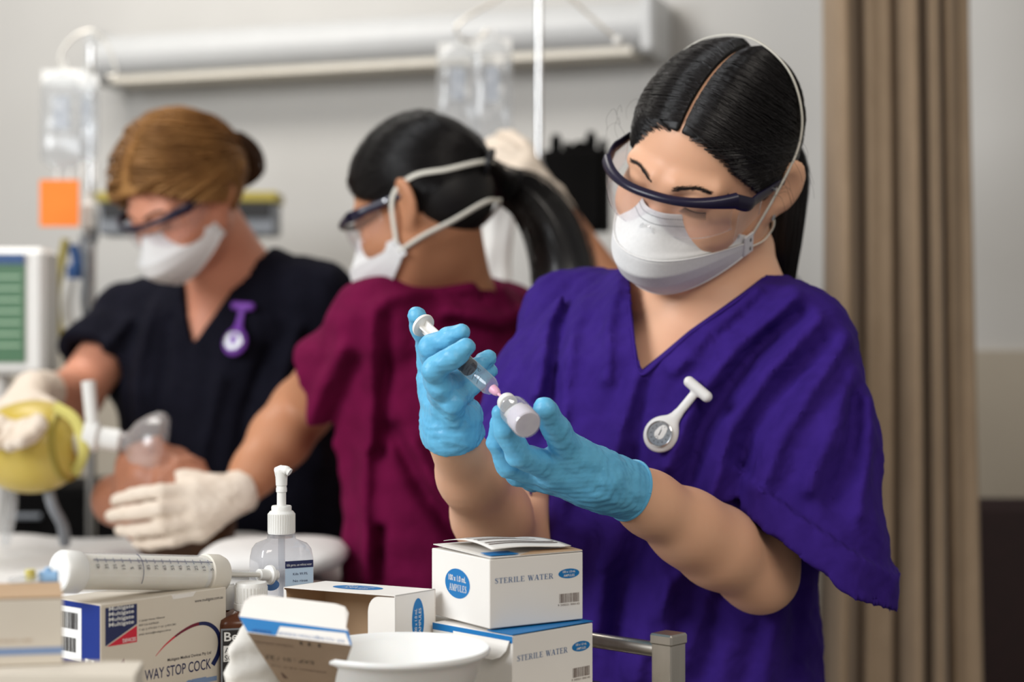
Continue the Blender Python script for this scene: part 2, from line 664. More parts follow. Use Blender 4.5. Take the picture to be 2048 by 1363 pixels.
def box_at(name, c, u, v, hz, material, parent=None, bev=0.0008, mats=None):
    """upright carton: c = centre of its base, u / v half-edge vectors, hz = height"""
    b = MB().box(np.asarray(c, float) + V3(0, 0, hz / 2), u, v, V3(0, 0, hz / 2), bev=bev)
    return b.build(name, material, parent, smooth=False, mats=mats)

# ------------------------------------------------------------------ materials
mat('wall_paint', rgb(205, 203, 199), 0.85, noise=(3, rgb(198, 196, 192), 0.6), bump=(180, 0.05, 0.001))
mat('dado_paint', rgb(186, 176, 160), 0.8, noise=(4, rgb(178, 168, 152), 0.6))
mat('vinyl_floor', rgb(120, 116, 110), 0.45, noise=(9, rgb(104, 100, 96), 0.7))
mat('white_plastic', rgb(232, 231, 227), 0.38, noise=(30, rgb(226, 225, 220), 0.5))
mat('offwhite_plastic', rgb(222, 216, 203), 0.5, noise=(30, rgb(216, 209, 196), 0.5))
mat('fixture_white', rgb(206, 207, 207), 0.45, noise=(12, rgb(200, 201, 201), 0.5))
mat('chrome', rgb(205, 205, 205), 0.22, metal=1.0, noise=(60, rgb(190, 190, 190), 0.4))
mat('steel', rgb(196, 190, 180), 0.32, metal=1.0, noise=(90, rgb(176, 170, 160), 0.5), stretch=(1, 1, .1))
mat('black_plastic', rgb(20, 18, 18), 0.5, noise=(40, rgb(26, 24, 24), 0.5))
mat('curtain_cloth', rgb(150, 128, 103), 0.9, sheen=0.2, noise=(50, rgb(138, 117, 93), 0.6), bump=(700, 0.15, 0.0006), stretch=(1, 1, .3))
mat('dark_vinyl', rgb(46, 24, 24), 0.55, noise=(30, rgb(38, 20, 20), 0.6))
mat('sheet_white', rgb(224, 222, 219), 0.9, noise=(6, rgb(214, 212, 209), 0.6), bump=(35, 0.3, 0.006))
mat('orange_paper', rgb(255, 140, 55), 0.8, noise=(20, rgb(248, 132, 50), 0.6))
mat('yellow_plastic', rgb(168, 152, 66), 0.5, noise=(10, rgb(154, 138, 56), 0.5))
mat('yellow_bag', rgb(190, 164, 62), 0.35, noise=(10, rgb(206, 184, 100), 0.8), sss=0.1)
mat('yellow_foam', rgb(206, 196, 110), 0.8, noise=(10, rgb(190, 180, 95), 0.6))
mat('screen_green', rgb(70, 110, 78), 0.4, noise=(8, rgb(60, 98, 70), 0.6), emit=(rgb(70, 110, 78), 0.15))
mat('screen_line', rgb(150, 178, 150), 0.4, noise=(8, rgb(140, 170, 140), 0.6), emit=(rgb(150, 178, 150), 0.15))
mat('blue_plastic', rgb(40, 78, 130), 0.45, noise=(20, rgb(35, 70, 120), 0.5))
mat('lightblue_plastic', rgb(140, 178, 214), 0.4, noise=(20, rgb(130, 170, 208), 0.5))
mat('grey_plastic', rgb(128, 132, 138), 0.5, noise=(20, rgb(118, 122, 128), 0.5))
mat('skin_fair', rgb(226, 176, 143), 0.48, spec=0.4, sss=0.12, noise=(14, rgb(218, 162, 130), 0.5), bump=(320, 0.06, 0.0008))
mat('skin_tan', rgb(190, 134, 100), 0.5, spec=0.4, sss=0.1, noise=(14, rgb(178, 120, 86), 0.5), bump=(260, 0.06, 0.0008))
mat('skin_pink', rgb(214, 150, 122), 0.5, spec=0.4, sss=0.1, noise=(12, rgb(200, 132, 106), 0.5))
mat('skin_manikin', rgb(168, 112, 86), 0.5, noise=(12, rgb(150, 98, 74), 0.5))
mat('hair_black', rgb(26, 22, 22), 0.30, spec=0.6, noise=(30, rgb(16, 13, 13), 0.6))
mat('hair_cap_black', rgb(15, 12, 12), 0.5, spec=0.4, noise=(60, rgb(12, 10, 10), 0.5))
mat('hair_blonde', rgb(168, 122, 70), 0.5, spec=0.4, noise=(18, rgb(128, 86, 44), 0.8))
mat('hair_brown', rgb(84, 54, 30), 0.5, spec=0.4, noise=(25, rgb(66, 42, 22), 0.8))
mat('brow_hair', rgb(40, 28, 24), 0.6, noise=(90, rgb(30, 20, 18), 0.6))
mat('scrub_purple', rgb(55, 32, 118), 0.9, spec=0.12, noise=(35, rgb(47, 26, 105), 0.7), bump=(900, 0.22, 0.0006), drape=(26, 0.55, 0.008))
mat('scrub_maroon', rgb(108, 14, 60), 0.9, spec=0.12, noise=(30, rgb(95, 11, 52), 0.7), bump=(700, 0.2, 0.0006), drape=(26, 0.55, 0.008))
mat('scrub_navy', rgb(20, 20, 31), 0.9, spec=0.12, noise=(30, rgb(15, 15, 25), 0.7), bump=(700, 0.2, 0.0006), drape=(26, 0.55, 0.008))
mat('glove_blue', rgb(104, 184, 222), 0.42, spec=0.45, sss=0.05, noise=(45, rgb(92, 170, 212), 0.7), bump=(110, 0.4, 0.0016))
mat('glove_white', rgb(222, 208, 192), 0.6, spec=0.3, noise=(30, rgb(214, 198, 180), 0.7), bump=(90, 0.2, 0.002))
mat('mask_white', rgb(226, 225, 224), 0.85, spec=0.2, noise=(300, rgb(218, 217, 216), 0.6), bump=(900, 0.2, 0.0004))
mat('elastic_white', rgb(226, 222, 210), 0.8, noise=(200, rgb(214, 210, 198), 0.5))
mat('goggle_navy', rgb(24, 19, 46), 0.32, spec=0.5, noise=(40, rgb(21, 16, 40), 0.5))
mat('silver', rgb(200, 200, 202), 0.2, metal=1.0, noise=(80, rgb(180, 180, 184), 0.5))
mat('watch_white', rgb(224, 222, 220), 0.42, sss=0.05, noise=(30, rgb(219, 217, 214), 0.5))
mat('watch_purple', rgb(120, 62, 168), 0.45, noise=(30, rgb(110, 56, 158), 0.5))
mat('dial_grey', rgb(188, 188, 184), 0.4, noise=(600, rgb(176, 176, 172), 0.7))
mat('ink_dark', rgb(34, 30, 44), 0.6, noise=(90, rgb(30, 26, 40), 0.5))
mat('card_white', rgb(234, 230, 224), 0.62, noise=(12, rgb(229, 224, 217), 0.6), bump=(500, 0.04, 0.0004))
mat('card_cream', rgb(212, 203, 188), 0.68, noise=(12, rgb(206, 196, 181), 0.6), bump=(500, 0.04, 0.0004))
mat('card_tan', rgb(186, 156, 124), 0.8, noise=(20, rgb(176, 146, 114), 0.6))
mat('card_shaded', rgb(150, 128, 106), 0.8, noise=(20, rgb(142, 120, 98), 0.6))  # shade of the downward-facing medicine carton panel, put into its colour
mat('print_blue', rgb(8, 112, 176), 0.5, noise=(40, rgb(12, 116, 182), 0.5))
mat('print_navy', rgb(32, 40, 86), 0.5, noise=(40, rgb(28, 36, 78), 0.5))
mat('print_royal', rgb(14, 44, 126), 0.45, noise=(40, rgb(12, 40, 118), 0.5))
mat('print_red', rgb(204, 30, 56), 0.5, noise=(40, rgb(194, 26, 50), 0.5))
mat('print_darkred', rgb(112, 26, 50), 0.5, noise=(40, rgb(104, 24, 46), 0.5))
mat('print_steelblue', rgb(66, 104, 152), 0.5, noise=(40, rgb(60, 98, 146), 0.5))
mat('print_paleblue', rgb(128, 150, 186), 0.5, noise=(40, rgb(120, 142, 180), 0.5))
mat('print_white', rgb(232, 232, 230), 0.5, noise=(40, rgb(226, 226, 224), 0.5))
mat('print_black', rgb(28, 24, 24), 0.6, noise=(40, rgb(24, 20, 20), 0.5))
mat('print_brown', rgb(92, 68, 56), 0.6, noise=(40, rgb(84, 62, 50), 0.5))
mat('label_lightblue', rgb(190, 212, 232), 0.5, noise=(40, rgb(184, 206, 228), 0.5))
mat('brown_bottle', rgb(88, 46, 22), 0.28, spec=0.5, noise=(14, rgb(76, 38, 17), 0.6))
mat('bottle_label_black', rgb(36, 33, 33), 0.45, noise=(20, rgb(44, 41, 41), 0.5))
mat('pouch_paper', rgb(224, 220, 212), 0.55, noise=(14, rgb(212, 207, 198), 0.7), bump=(45, 0.4, 0.003))
mat('bag_print', rgb(150, 156, 166), 0.6, noise=(60, rgb(200, 204, 208), 0.8))
mat('monitor_black', rgb(9, 8, 8), 0.8, spec=0.1, noise=(40, rgb(13, 12, 12), 0.5))
mat('syringe_milk', rgb(240, 236, 226), 0.6, sss=0.1, noise=(30, rgb(222, 216, 203), 0.5))
mat('bowl_white', rgb(234, 234, 232), 0.4, sss=0.1, noise=(20, rgb(228, 228, 226), 0.5))
mat('rubber_black', rgb(18, 17, 20), 0.5, noise=(60, rgb(24, 22, 26), 0.5))
mat('needle_pink', rgb(226, 172, 196), 0.4, noise=(60, rgb(220, 164, 190), 0.5))
mat('vial_liquid', rgb(226, 222, 228), 0.5, sss=0.1, noise=(120, rgb(214, 208, 218), 0.6))
mat('syringe_frost', rgb(236, 234, 230), 0.45, noise=(30, rgb(230, 228, 222), 0.5))
clear('clear_plastic', (0.96, 0.965, 0.97, 1), 0.085, 0.04, .16)
clear('clear_lens', (0.98, 0.97, 0.98, 1), 0.035, 0.03, .03)
clear('clear_bag', (0.93, 0.945, 0.96, 1), 0.16, 0.22, .22)
clear('clear_gel', (0.86, 0.87, 0.90, 1), 0.12, 0.05, .06)
clear('clear_glass', (0.92, 0.92, 0.94, 1), 0.10, 0.05, .16)

# ------------------------------------------------------------------ the setting
WD = V3(math.cos(math.radians(19)), -math.sin(math.radians(19)), 0)   # along the back wall, to the right
WN = V3(-WD[1] * -1, 0, 0)
WN = V3(WD[1], -WD[0], 0)                                             # out of the back wall, towards the camera
W0 = V3(0.31, 3.86, 0)


def onwall(s, z, out=0.0):
    return W0 + WD * s + WN * out + V3(0, 0, z)


def wall_px(px, out=0.0):
    """distance along the back wall of the point seen in pixel column px"""
    k = (px - 1024) / FPX
    o = W0 + WN * out
    return (k * o[1] - o[0]) / (WD[0] - k * WD[1])


tag(MB().box(onwall(-.35, 1.5, -.06), WD * 3.1, WN * .06, V3(0, 0, 1.5)).build('wall_back', 'wall_paint', smooth=False), kind='structure')
tag(MB().box(onwall(-.35, 0.64, .006), WD * 3.1, WN * .006, V3(0, 0, .64)).build('trim_1', 'dado_paint', smooth=False), kind='structure')
tag(MB().box(onwall(-3.42, 1.5, 2.2), WD * .06, WN * 2.2, V3(0, 0, 1.5)).build('wall_left', 'wall_paint', smooth=False), kind='structure')
tag(MB().box((0, 2.2, -.03), (4, 0, 0), (0, 3.4, 0), (0, 0, .03)).build('floor', 'vinyl_floor', smooth=False), kind='structure')

# long over-bed light along the wall
s0, s1 = wall_px(212, .12), wall_px(1296, .12)
fx = empty('wall_light', onwall((s0 + s1) / 2, 1.99, 0))
tag(fx, 'long white tubular light fixture mounted high across the back wall', 'wall light')
prof = []
for i in range(29):
    a = 2 * math.pi * i / 28
    prof.append((0.075 * math.cos(a) * (1 if math.cos(a) > 0 else .8), 0.058 * math.sin(a)))
G = np.array([[onwall(s, 1.99 + b, .10 + a) for (a, b) in prof] for s in np.linspace(s0, s1, 12)])
mb = MB(); v, f = grid_mesh(G); mb.add(v, f)
mb.build('light_housing', 'fixture_white', fx)
for s, sg in ((s0, -1), (s1, 1)):
    MB().box(onwall(s + sg * .012, 1.99, .095), WD * .014, WN * .085, V3(0, 0, .066), bev=.008).build('end_cap', 'fixture_white', fx, smooth=False)
MB().box(onwall((s0 + s1) / 2, 1.935, .10), WD * ((s1 - s0) / 2 - .03), WN * .045, V3(0, 0, .008)).build('diffuser', 'offwhite_plastic', fx, smooth=False)
for t in (.15, .85):
    MB().box(onwall(s0 + (s1 - s0) * t, 1.99, .02), WD * .03, WN * .02, V3(0, 0, .035)).build('bracket', 'fixture_white', fx, smooth=False)

# curtain: gathered folds
nu, nv = 240, 34
G = np.zeros((nu, nv, 3))
cr = np.random.default_rng(4)
for j in range(nv):
    t = j / (nv - 1)                      # 0 top .. 1 bottom
    z = 2.35 - t * 2.27
    xl = P(1640, 0, 2.95)[0] + .012 * math.sin(t * 4); xr = P(1946 + 46 * t ** 1.5, 0, 2.95)[0]
    for i in range(nu):
        u = i / (nu - 1)
        ph = u * 2 * math.pi * 5.5 + .5 * math.sin(u * 9 + .6 * t) + .35 * math.sin(u * 17 + t)
        fold = .048 * math.sin(ph) + .016 * math.sin(2.3 * ph + 1 + t) + .008 * math.sin(u * 31 + 2 * t)
        G[i, j] = (xl + (xr - xl) * u + .013 * math.cos(ph), 2.95 + fold * (.8 + .45 * t), z)
v, f = grid_mesh(G)
cur = mesh('curtain', v, f, 'curtain_cloth')
solid(cur, .002)
tag(cur, 'gathered brown privacy curtain hanging behind the nurse in purple', 'curtain')

# dark chair in the far right corner
ch = empty('armchair', P(2124, 1363, 3.2) * V3(1, 1, 0))
tag(ch, 'dark maroon padded chair with its back beside the curtain', 'chair')
cx = ch.location.x
MB().box((cx, 3.2, .79), (.19, 0, 0), (0, .035, 0), (0, .0, .215), bev=.02).build('backrest', 'dark_vinyl', ch, sharp=80)
MB().box((cx, 2.98, .47), (.21, 0, 0), (0, .22, 0), (0, 0, .045), bev=.02).build('seat', 'dark_vinyl', ch, sharp=80)
for sx in (-1, 1):
    for yy in (2.80, 3.18):
        MB().tube([(cx + sx * .18, yy, 0), (cx + sx * .18, yy, .44 if yy < 3.1 else .72)], .014).build('leg', 'black_plastic', ch)

# black monitor on the wall
mo = empty('monitor', P(1152, 465, 3.5))
tag(mo, 'black wall monitor with knobs on top behind the IV pole', 'monitor')
c = P(1152, 383, 3.5)
MB().box(c, WD * .066, WN * .03, V3(0, 0, .084), bev=.006).build('monitor_body', 'monitor_black', mo, smooth=False)
MB().box(c + WN * .031, WD * .058, WN * .002, V3(0, 0, .07)).build('screen', 'monitor_black', mo, smooth=False)
for px, h, r in ((1112, .032, .012), (1135, .016, .01), (1160, .018, .016), (1182, .038, .012), (1206, .022, .009)):
    q = P(px, 300, 3.5)
    MB().lathe([(r, -.004), (r, h * .6), (r * .6, h), (0, h)], q, n=14).build('knob', 'monitor_black', mo)
MB().box(P(1152, 383, 3.5) - WN * .09, WD * .02, WN * .06, V3(0, 0, .02)).build('wall_bracket', 'monitor_black', mo, smooth=False)


# ------------------------------------------------------------------ IV stands and fluid bags
def iv_stand(label, px, Y, ztop, arms, r=.0095, zj=1.62):
    b = P(px, 681, Y) * V3(1, 1, 0)
    e = empty('iv_stand', b)
    tag(e, label, 'iv stand')
    MB().lathe([(r * .7, zj), (r * .7, ztop), (0, ztop + .004)], b, n=16).build('upper_pole', 'chrome', e)
    MB().lathe([(r, .12), (r, zj - .05)], b, n=16).build('lower_pole', 'chrome', e)
    MB().lathe([(r * 1.1, zj - .06), (r * 1.5, zj - .05), (r * 1.5, zj), (r * .8, zj + .015)], b, n=16).build('collar', 'grey_plastic', e)
    for k in range(5):
        a = 2 * math.pi * k / 5 + .3
        d = V3(math.cos(a), math.sin(a), 0)
        l = MB().tube([b + V3(0, 0, .13), b + d * .10 + V3(0, 0, .10), b + d * .20 + V3(0, 0, .075)], .013).build('base_leg', 'steel', e)
        MB().ell(b + d * .20 + V3(0, 0, .03), (.03, 0, 0), (0, .016, 0), (0, 0, .03), 14).build('caster', 'black_plastic', l)
    for pts in arms:
        MB().tube(spline(pts, 24), .0026, 10).build('hook_arm', 'steel', e)
    return e


st = iv_stand('chrome IV pole rising behind the nurse in maroon', 1078, 3.2, 2.06,
              [[P(1078, -70, 3.2), P(1000, -5, 3.2), P(930, 38, 3.2), P(912, 62, 3.2), P(935, 82, 3.2), P(965, 72, 3.2), P(975, 58, 3.2)],
               [P(1078, -70, 3.2), P(1140, -5, 3.2), P(1195, 45, 3.2), P(1236, 80, 3.2)]])
MB().ell(P(1236, 82, 3.2), (.010, 0, 0), (0, .010, 0), (0, 0, .010), 16).build('hook_ball', 'white_plastic', st)
st2 = iv_stand('chrome IV pole at the far left with an orange tag', 182, 3.35, 1.88,
               [[P(182, 60, 3.35), P(150, 72, 3.35), P(122, 105, 3.35), P(128, 140, 3.35), P(150, 145, 3.35)],
                [P(182, 60, 3.35), P(212, 85, 3.35), P(228, 125, 3.35), P(232, 150, 3.35), P(214, 152, 3.35)]], zj=1.55)


def fluid_bag(label, px, py0, py1, wpx, Y, seed, group):
    top, bot = P(px, py0, Y), P(px, py1, Y)
    H = top[2] - bot[2]; W = wpx / FPX * Y / 2
    e = empty('fluid_bag', bot)
    tag(e, label, 'fluid bag', group)
    wv = waves(seed, 6, .05, .002)
    nu, nv = 28, 22
    G = np.zeros((nu, nv, 3))
    for i in range(nu):
        a = 2 * math.pi * i / nu
        for j in range(nv):
            t = j / (nv - 1)
            w = W * min(1, (.35 + 5 * t) if t < .13 else 1, .25 + 6 * (1 - t))
            dep = .019 * math.sin(math.pi * min(1, .06 + t * .97)) ** .6 * (1.2 - .4 * (1 - t))
            x = np.sign(math.cos(a)) * abs(math.cos(a)) ** .6 * w
            y = math.sin(a) * dep
            p = V3(top[0] + x, top[1] + y, top[2] - t * H)
            G[i, j] = p + V3(0, float(wv(*p)), 0)
    v, f = grid_mesh(G, True)
    mesh('bag_wall', v, f, 'clear_bag', e)
    MB().box(top + V3(0, 0, -.012), V3(W * .95, 0, 0), V3(0, .0015, 0), V3(0, 0, .014)).build('top_seal', 'white_plastic', e, smooth=False)
    MB().tube([top + V3(0, 0, -.004), top + V3(.004, 0, .01), top + V3(0, 0, .022)], .0025, 8).build('hanging_eye', 'white_plastic', e)
    for dx in (-.012, .012):
        MB().tube([bot + V3(dx, 0, .006), bot + V3(dx, 0, -.03)], .005, 10).build('port', 'white_plastic', e)
    MB().box(top + V3(0, -.0195, -H * .42), V3(W * .35, 0, 0), V3(0, .0006, 0), V3(0, 0, H * .16)).build('printed_panel', 'bag_print', e, smooth=False)
    return e


fluid_bag('clear fluid bag hanging nearest the hook, left of the pair', 916, 88, 285, 84, 3.2, 1, 'fluid bags on the chrome IV pole')
fluid_bag('clear fluid bag hanging closest to the chrome pole, right of the pair', 985, 78, 300, 80, 3.17, 2, 'fluid bags on the chrome IV pole')
fluid_bag('clear fluid bag hanging above the orange tag', 128, 142, 345, 92, 3.35, 3, 'fluid bags on the left IV pole')
fluid_bag('narrow clear fluid bag hanging beside the left chrome pole', 178, 152, 330, 40, 3.3, 5, 'fluid bags on the left IV pole')
t = MB().box(P(119, 406, 3.25), V3(.0375, 0, 0), V3(0, .001, 0), V3(0, 0, .0445)).build('tag_card', 'orange_paper', smooth=False)
tag(t, 'bright orange square tag hung on the left IV pole', 'tag')
dr = empty('drip_chamber', P(178, 470, 3.3)); tag(dr, 'white drip chamber and tubing hung beside the orange tag', 'drip set')
MB().lathe([(.006, -.03), (.014, -.022), (.0155, .02), (.008, .03), (.004, .05)], P(178, 432, 3.3), n=18).build('chamber', 'white_plastic', dr)
MB().tube(spline([P(178, 455, 3.3), P(176, 560, 3.28), P(186, 690, 3.25), P(196, 820, 3.2)], 30), .0035, 8).build('tubing', 'clear_bag', dr)
cb = [('yellow', 'yellow_plastic', [(132, 478), (120, 540), (112, 600), (118, 668)], .0085, 'yellow cable loop hanging below the orange tag'),
      ('blue', 'blue_plastic', [(146, 490), (154, 520), (150, 545)], .011, 'dark blue plug hanging below the orange tag'),
      ('grey', 'grey_plastic', [(165, 470), (172, 530), (168, 600), (178, 660)], .007, 'grey cable hanging beside the left IV pole'),
      ('white', 'white_plastic', [(140, 560), (134, 610), (142, 665)], .010, 'white cable connector hanging below the blue plug')]
for nm, mt, pts, r, lb in cb:
    q = tag(MB().tube(spline([P(a, b, 3.28) for a, b in pts], 24), r, 10).build('cable', mt), lb, 'cable')
    MB().lathe([(r * 1.4, -.012), (r * 1.5, .012), (r * .6, .016)], P(*pts[-1], 3.28), n=12).build('connector', mt, q)

# patient monitor with a green screen
pm = empty('patient_monitor', P(0, 735, 3.0)); tag(pm, 'white bedside monitor with a green screen at the left edge', 'monitor')
c = P(-22, 622, 3.0)
MB().box(c + V3(0, .05, 0), V3(.098, 0, 0), V3(0, .05, 0), V3(0, 0, .112), bev=.01).build('monitor_case', 'white_plastic', pm, smooth=False)
sc_ = MB().box(c + V3(-.012, -.002, -.004), V3(.076, 0, 0), V3(0, .003, 0), V3(0, 0, .086)).build('screen', 'screen_green', pm, smooth=False)
for k in range(7):
    MB().box(c + V3(-.012, -.006, .06 - k * .02), V3(.07, 0, 0), V3(0, .0006, 0), V3(0, 0, .0022)).build('trace_line', 'screen_line', sc_, smooth=False)
MB().box(c + V3(-.012, -.006, .092), V3(.076, 0, 0), V3(0, .002, 0), V3(0, 0, .009)).build('header_bar', 'blue_plastic', pm, smooth=False)
mc = c + V3(0, .05, 0)
MB().lathe([(.11, 0), (.11, .02), (.03, .04), (.022, .06), (.022, mc[2] - .112)], mc * V3(1, 1, 0), n=20).build('stand', 'white_plastic', pm)
# yellow sharps container behind the blonde nurse
sh = empty('sharps_container', P(380, 470, 3.7)); tag(sh, 'yellow sharps container with a dark mouth on the wall behind the blonde nurse', 'container')
c = P(382, 440, 3.72)
MB().box(c, V3(.19, 0, 0), V3(0, .05, 0), V3(0, 0, .035), bev=.006).build('bin_body', 'grey_plastic', sh, smooth=False)
MB().box(c + V3(0, -.004, .046), V3(.196, 0, 0), V3(0, .053, 0), V3(0, 0, .012), bev=.004).build('lid', 'yellow_plastic', sh, smooth=False)
MB().box(c + V3(0, -.052, .018), V3(.18, 0, 0), V3(0, .004, 0), V3(0, 0, .016)).build('mouth', 'black_plastic', sh, smooth=False)
MB().box(c + V3(.0, .11, 0), V3(.05, 0, 0), V3(0, .07, 0), V3(0, 0, .02)).build('wall_bracket', 'grey_plastic', sh, smooth=False)

# black drawer cabinet against the wall behind the bed
cab = empty('drawer_cabinet', P(40, 1363, 3.62) * V3(1, 1, 0)); tag(cab, 'black drawer cabinet standing behind the bed at the far left', 'cabinet')
cq = P(40, 970, 3.62)
MB().box((cq[0], 3.72, cq[2] / 2), V3(.26, 0, 0), V3(0, .14, 0), V3(0, 0, cq[2] / 2), bev=.006).build('cabinet_body', 'monitor_black', cab, smooth=False)
for k in range(4):
    dw = MB().box((cq[0], 3.577, cq[2] - .10 - k * .2), V3(.245, 0, 0), V3(0, .006, 0), V3(0, 0, .088), bev=.003).build('drawer', 'monitor_black', cab, smooth=False)
    MB().tube([(cq[0] - .06, 3.562, cq[2] - .06 - k * .2), (cq[0] + .06, 3.562, cq[2] - .06 - k * .2)], .006, 8).build('drawer_handle', 'grey_plastic', dw)

# ------------------------------------------------------------------ the bed
BZ = .985
bed = empty('hospital_bed', (-.95, 2.45, 0)); tag(bed, 'hospital bed with white sheet under the patient', 'bed')
nu, nv = 70, 40
G = np.zeros((nu, nv, 3)); wv = waves(11, 9, .22, .004)
for i in range(nu):
    for j in range(nv):
        u, w = i / (nu - 1) * 2 - 1, j / (nv - 1) * 2 - 1
        x, y = -1.0 + .76 * u, 2.46 + .34 * w
        e = max(abs(u) ** 14, abs(w) ** 10)
        z = BZ - .13 * max(0, e - .25) ** 1.5 + float(wv(x, y, 0)) * (1 - e * .6)
        G[i, j] = (x, y, z)
v, f = grid_mesh(G)
solid(mesh('sheet', v, f, 'sheet_white', bed), .004)
MB().box((-1.0, 2.46, BZ - .085), V3(.745, 0, 0), V3(0, .325, 0), V3(0, 0, .07), bev=.02).build('mattress', 'sheet_white', bed, smooth=False)
MB().box((-1.0, 2.46, BZ - .19), V3(.77, 0, 0), V3(0, .33, 0), V3(0, 0, .03), bev=.006).build('bed_frame', 'grey_plastic', bed, smooth=False)
for sx in (-1, 1):
    for sy in (-1, 1):
        MB().tube([(-1.0 + sx * .66, 2.46 + sy * .27, 0), (-1.0 + sx * .66, 2.46 + sy * .27, BZ - .2)], .025).build('bed_leg', 'steel', bed)
G = np.zeros((40, 30, 3))
pc = V3(-.322, 2.33, BZ + .024)
for i in range(40):
    a = 2 * math.pi * i / 40
    for j in range(30):
        b = -math.pi / 2 + math.pi * j / 29
        k = lambda q, e: np.sign(q) * abs(q) ** e
        G[i, j] = pc + V3(.098 * k(math.cos(a), .6) * k(math.cos(b), .5), .12 * k(math.sin(a), .6) * k(math.cos(b), .5), .019 * k(math.sin(b), .9))
v, f = grid_mesh(G, True)
tag(mesh('pillow', v, f, 'sheet_white'), 'white pillow on the bed beside the nurse in maroon', 'pillow')


# ------------------------------------------------------------------ people: heads, hair, masks, goggles
CR_C = V3(0, .015, .035)            # cranium centre and radii in head coordinates (face towards -y)
CR_R = V3(.0745, .096, .085)


class Head:
    def __init__(self, c, yaw, pitch, roll, s):
        self.c, self.R, self.s = np.asarray(c, float), rotm(yaw, pitch, roll), s

    def w(self, *l):
        a = np.asarray(l[0] if len(l) == 1 else l, float)
        return self.c + self.s * (a @ self.R.T)

    def d(self, *l):
        return self.R @ np.asarray(l, float)

    def cr(self, d, off=.0):
        """world point above the cranium in head direction d"""
        d = np.asarray(d, float); d = d / np.linalg.norm(d)
        q = 1.0 / math.sqrt(((d / CR_R) ** 2).sum())
        return self.w(CR_C + d * (q + off))


def head_sdf(fd, H, eyes_open=False):
    s, R = H.s, H.R
    E = lambda c, r, k=.012, cut=False, Rl=None: fd.ell(H.w(*c), [q * s for q in r], k * s, R if Rl is None else R @ Rl, cut)
    C = lambda a, b, ra, rb, k=.012, cut=False: fd.cap(H.w(*a), H.w(*b), ra * s, rb * s, k * s, cut)
    E(CR_C, CR_R, .01)
    E((0, -.03, -.025), (.063, .064, .085), .03)
    E((0, -.054, -.080), (.030, .033, .028), .03)
    for sx in (-1, 1):
        C((sx * .054, .0, -.045), (sx * .018, -.064, -.088), .017, .015, .03)
        E((sx * .040, -.060, -.028), (.023, .026, .022), .025)
        E((sx * .018, -.078, -.062), (.022, .02, .024), .02)
        C((sx * .012, -.087, .024), (sx * .046, -.071, .023), .009, .008, .014)
    C((0, -.086, .012), (0, -.110, -.036), .0085, .0115, .012)
    for sx in (-1, 1):
        E((sx * .0115, -.099, -.040), (.0085, .010, .008), .006)
        fd.ell(H.w(sx * .031, -.1, .009), [.014 * s, .014 * s, .012 * s], .012 * s, R, True)
        E((sx * .031, -.0750, .010), (.0155, .0145, .0135), .004)
    C((-.016, -.091, -.066), (.016, -.091, -.066), .006, .006, .006)
    C((-.014, -.088, -.077), (.014, -.088, -.077), .0075, .0075, .006)
    for sx in (-1, 1):
        Rl = np.array(Matrix.Rotation(math.radians(-sx * 36), 3, 'Z') @ Matrix.Rotation(math.radians(-14), 3, 'X'))
        E((sx * .083, .016, .0), (.0080, .0215, .033), .006, False, Rl)
        E((sx * .073, .006, -.026), (.008, .012, .014), .008, False)
        E((sx * .0897, .0100, .003), (.0062, .0135, .021), .003, True, Rl)
    return fd


def face_detail(H, bvh, parent, brow='brow_hair', lashes=True):
    for sx in (-1, 1):
        pts = [(sx * .0115, .0235), (sx * .021, .0265), (sx * .034, .0290), (sx * .046, .0265), (sx * .056, .0195)]
        L = [snap(bvh, H.w(x, -.14, z), H.d(0, 1, 0), 0) for x, z in pts]
        cl = spline(L, 26)
        n = H.d(0, -1, .2)
        MB().tube(cl, np.interp(np.linspace(0, 1, 26), [0, .15, .6, 1], [.0006, .0012, .0012, .0004]) * H.s * 1.1, 8, flat=(n, .3)).build('eyebrow', brow, parent)
        if lashes:
            rb = np.random.default_rng(40 + sx); pa = []
            for i in range(170):
                t = rb.uniform(0, .97); k = int(t * 25); p_ = cl[k]
                along = cl[min(k + 1, 25)] - cl[max(k - 1, 0)]; along /= np.linalg.norm(along)
                w_ = np.interp(t, [0, .2, .6, 1], [.0022, .0030, .0026, .0006])
                upd = H.d(0, 0, 1)
                q_ = p_ + upd * rb.uniform(-w_, w_) * H.s - H.d(0, 1, 0) * .0002
                d_ = along + upd * rb.uniform(.1, .7) * (1 - t)
                pa.append(np.array([q_ + d_ * .005 * g_ - H.d(0, 1, 0) * .0007 * math.sin(3 * g_) for g_ in (0, .33, .66, 1)]))
            strands('eyebrow_hairs', pa, .00022, .00008, brow, parent)
        if lashes:
            c = V3(sx * .031, -.0750, .010)
            base, tip = [], []
            for a in np.linspace(-62, 62, 34):
                a_ = math.radians(a)
                d = V3(.0158 * math.sin(a_), -.0148 * math.cos(a_) * .86, -.0075)
                base.append(c + d)
                tip.append(c + d * V3(1.25, 1.0, 1.0) + V3(0, -.0048, -.0048))
            MB().tube([H.w(b) for b in base], .0005 * H.s, 6).build('eyelid_line', brow, parent)
            pa = []
            for b, t in zip(base, tip):
                m = (b + t) / 2 + V3(0, -.0006, -.0014)
                pa.append(spline([H.w(b), H.w(m), H.w(t)], 5))
            strands('eyelashes', pa, .00028, .00008, brow, parent)


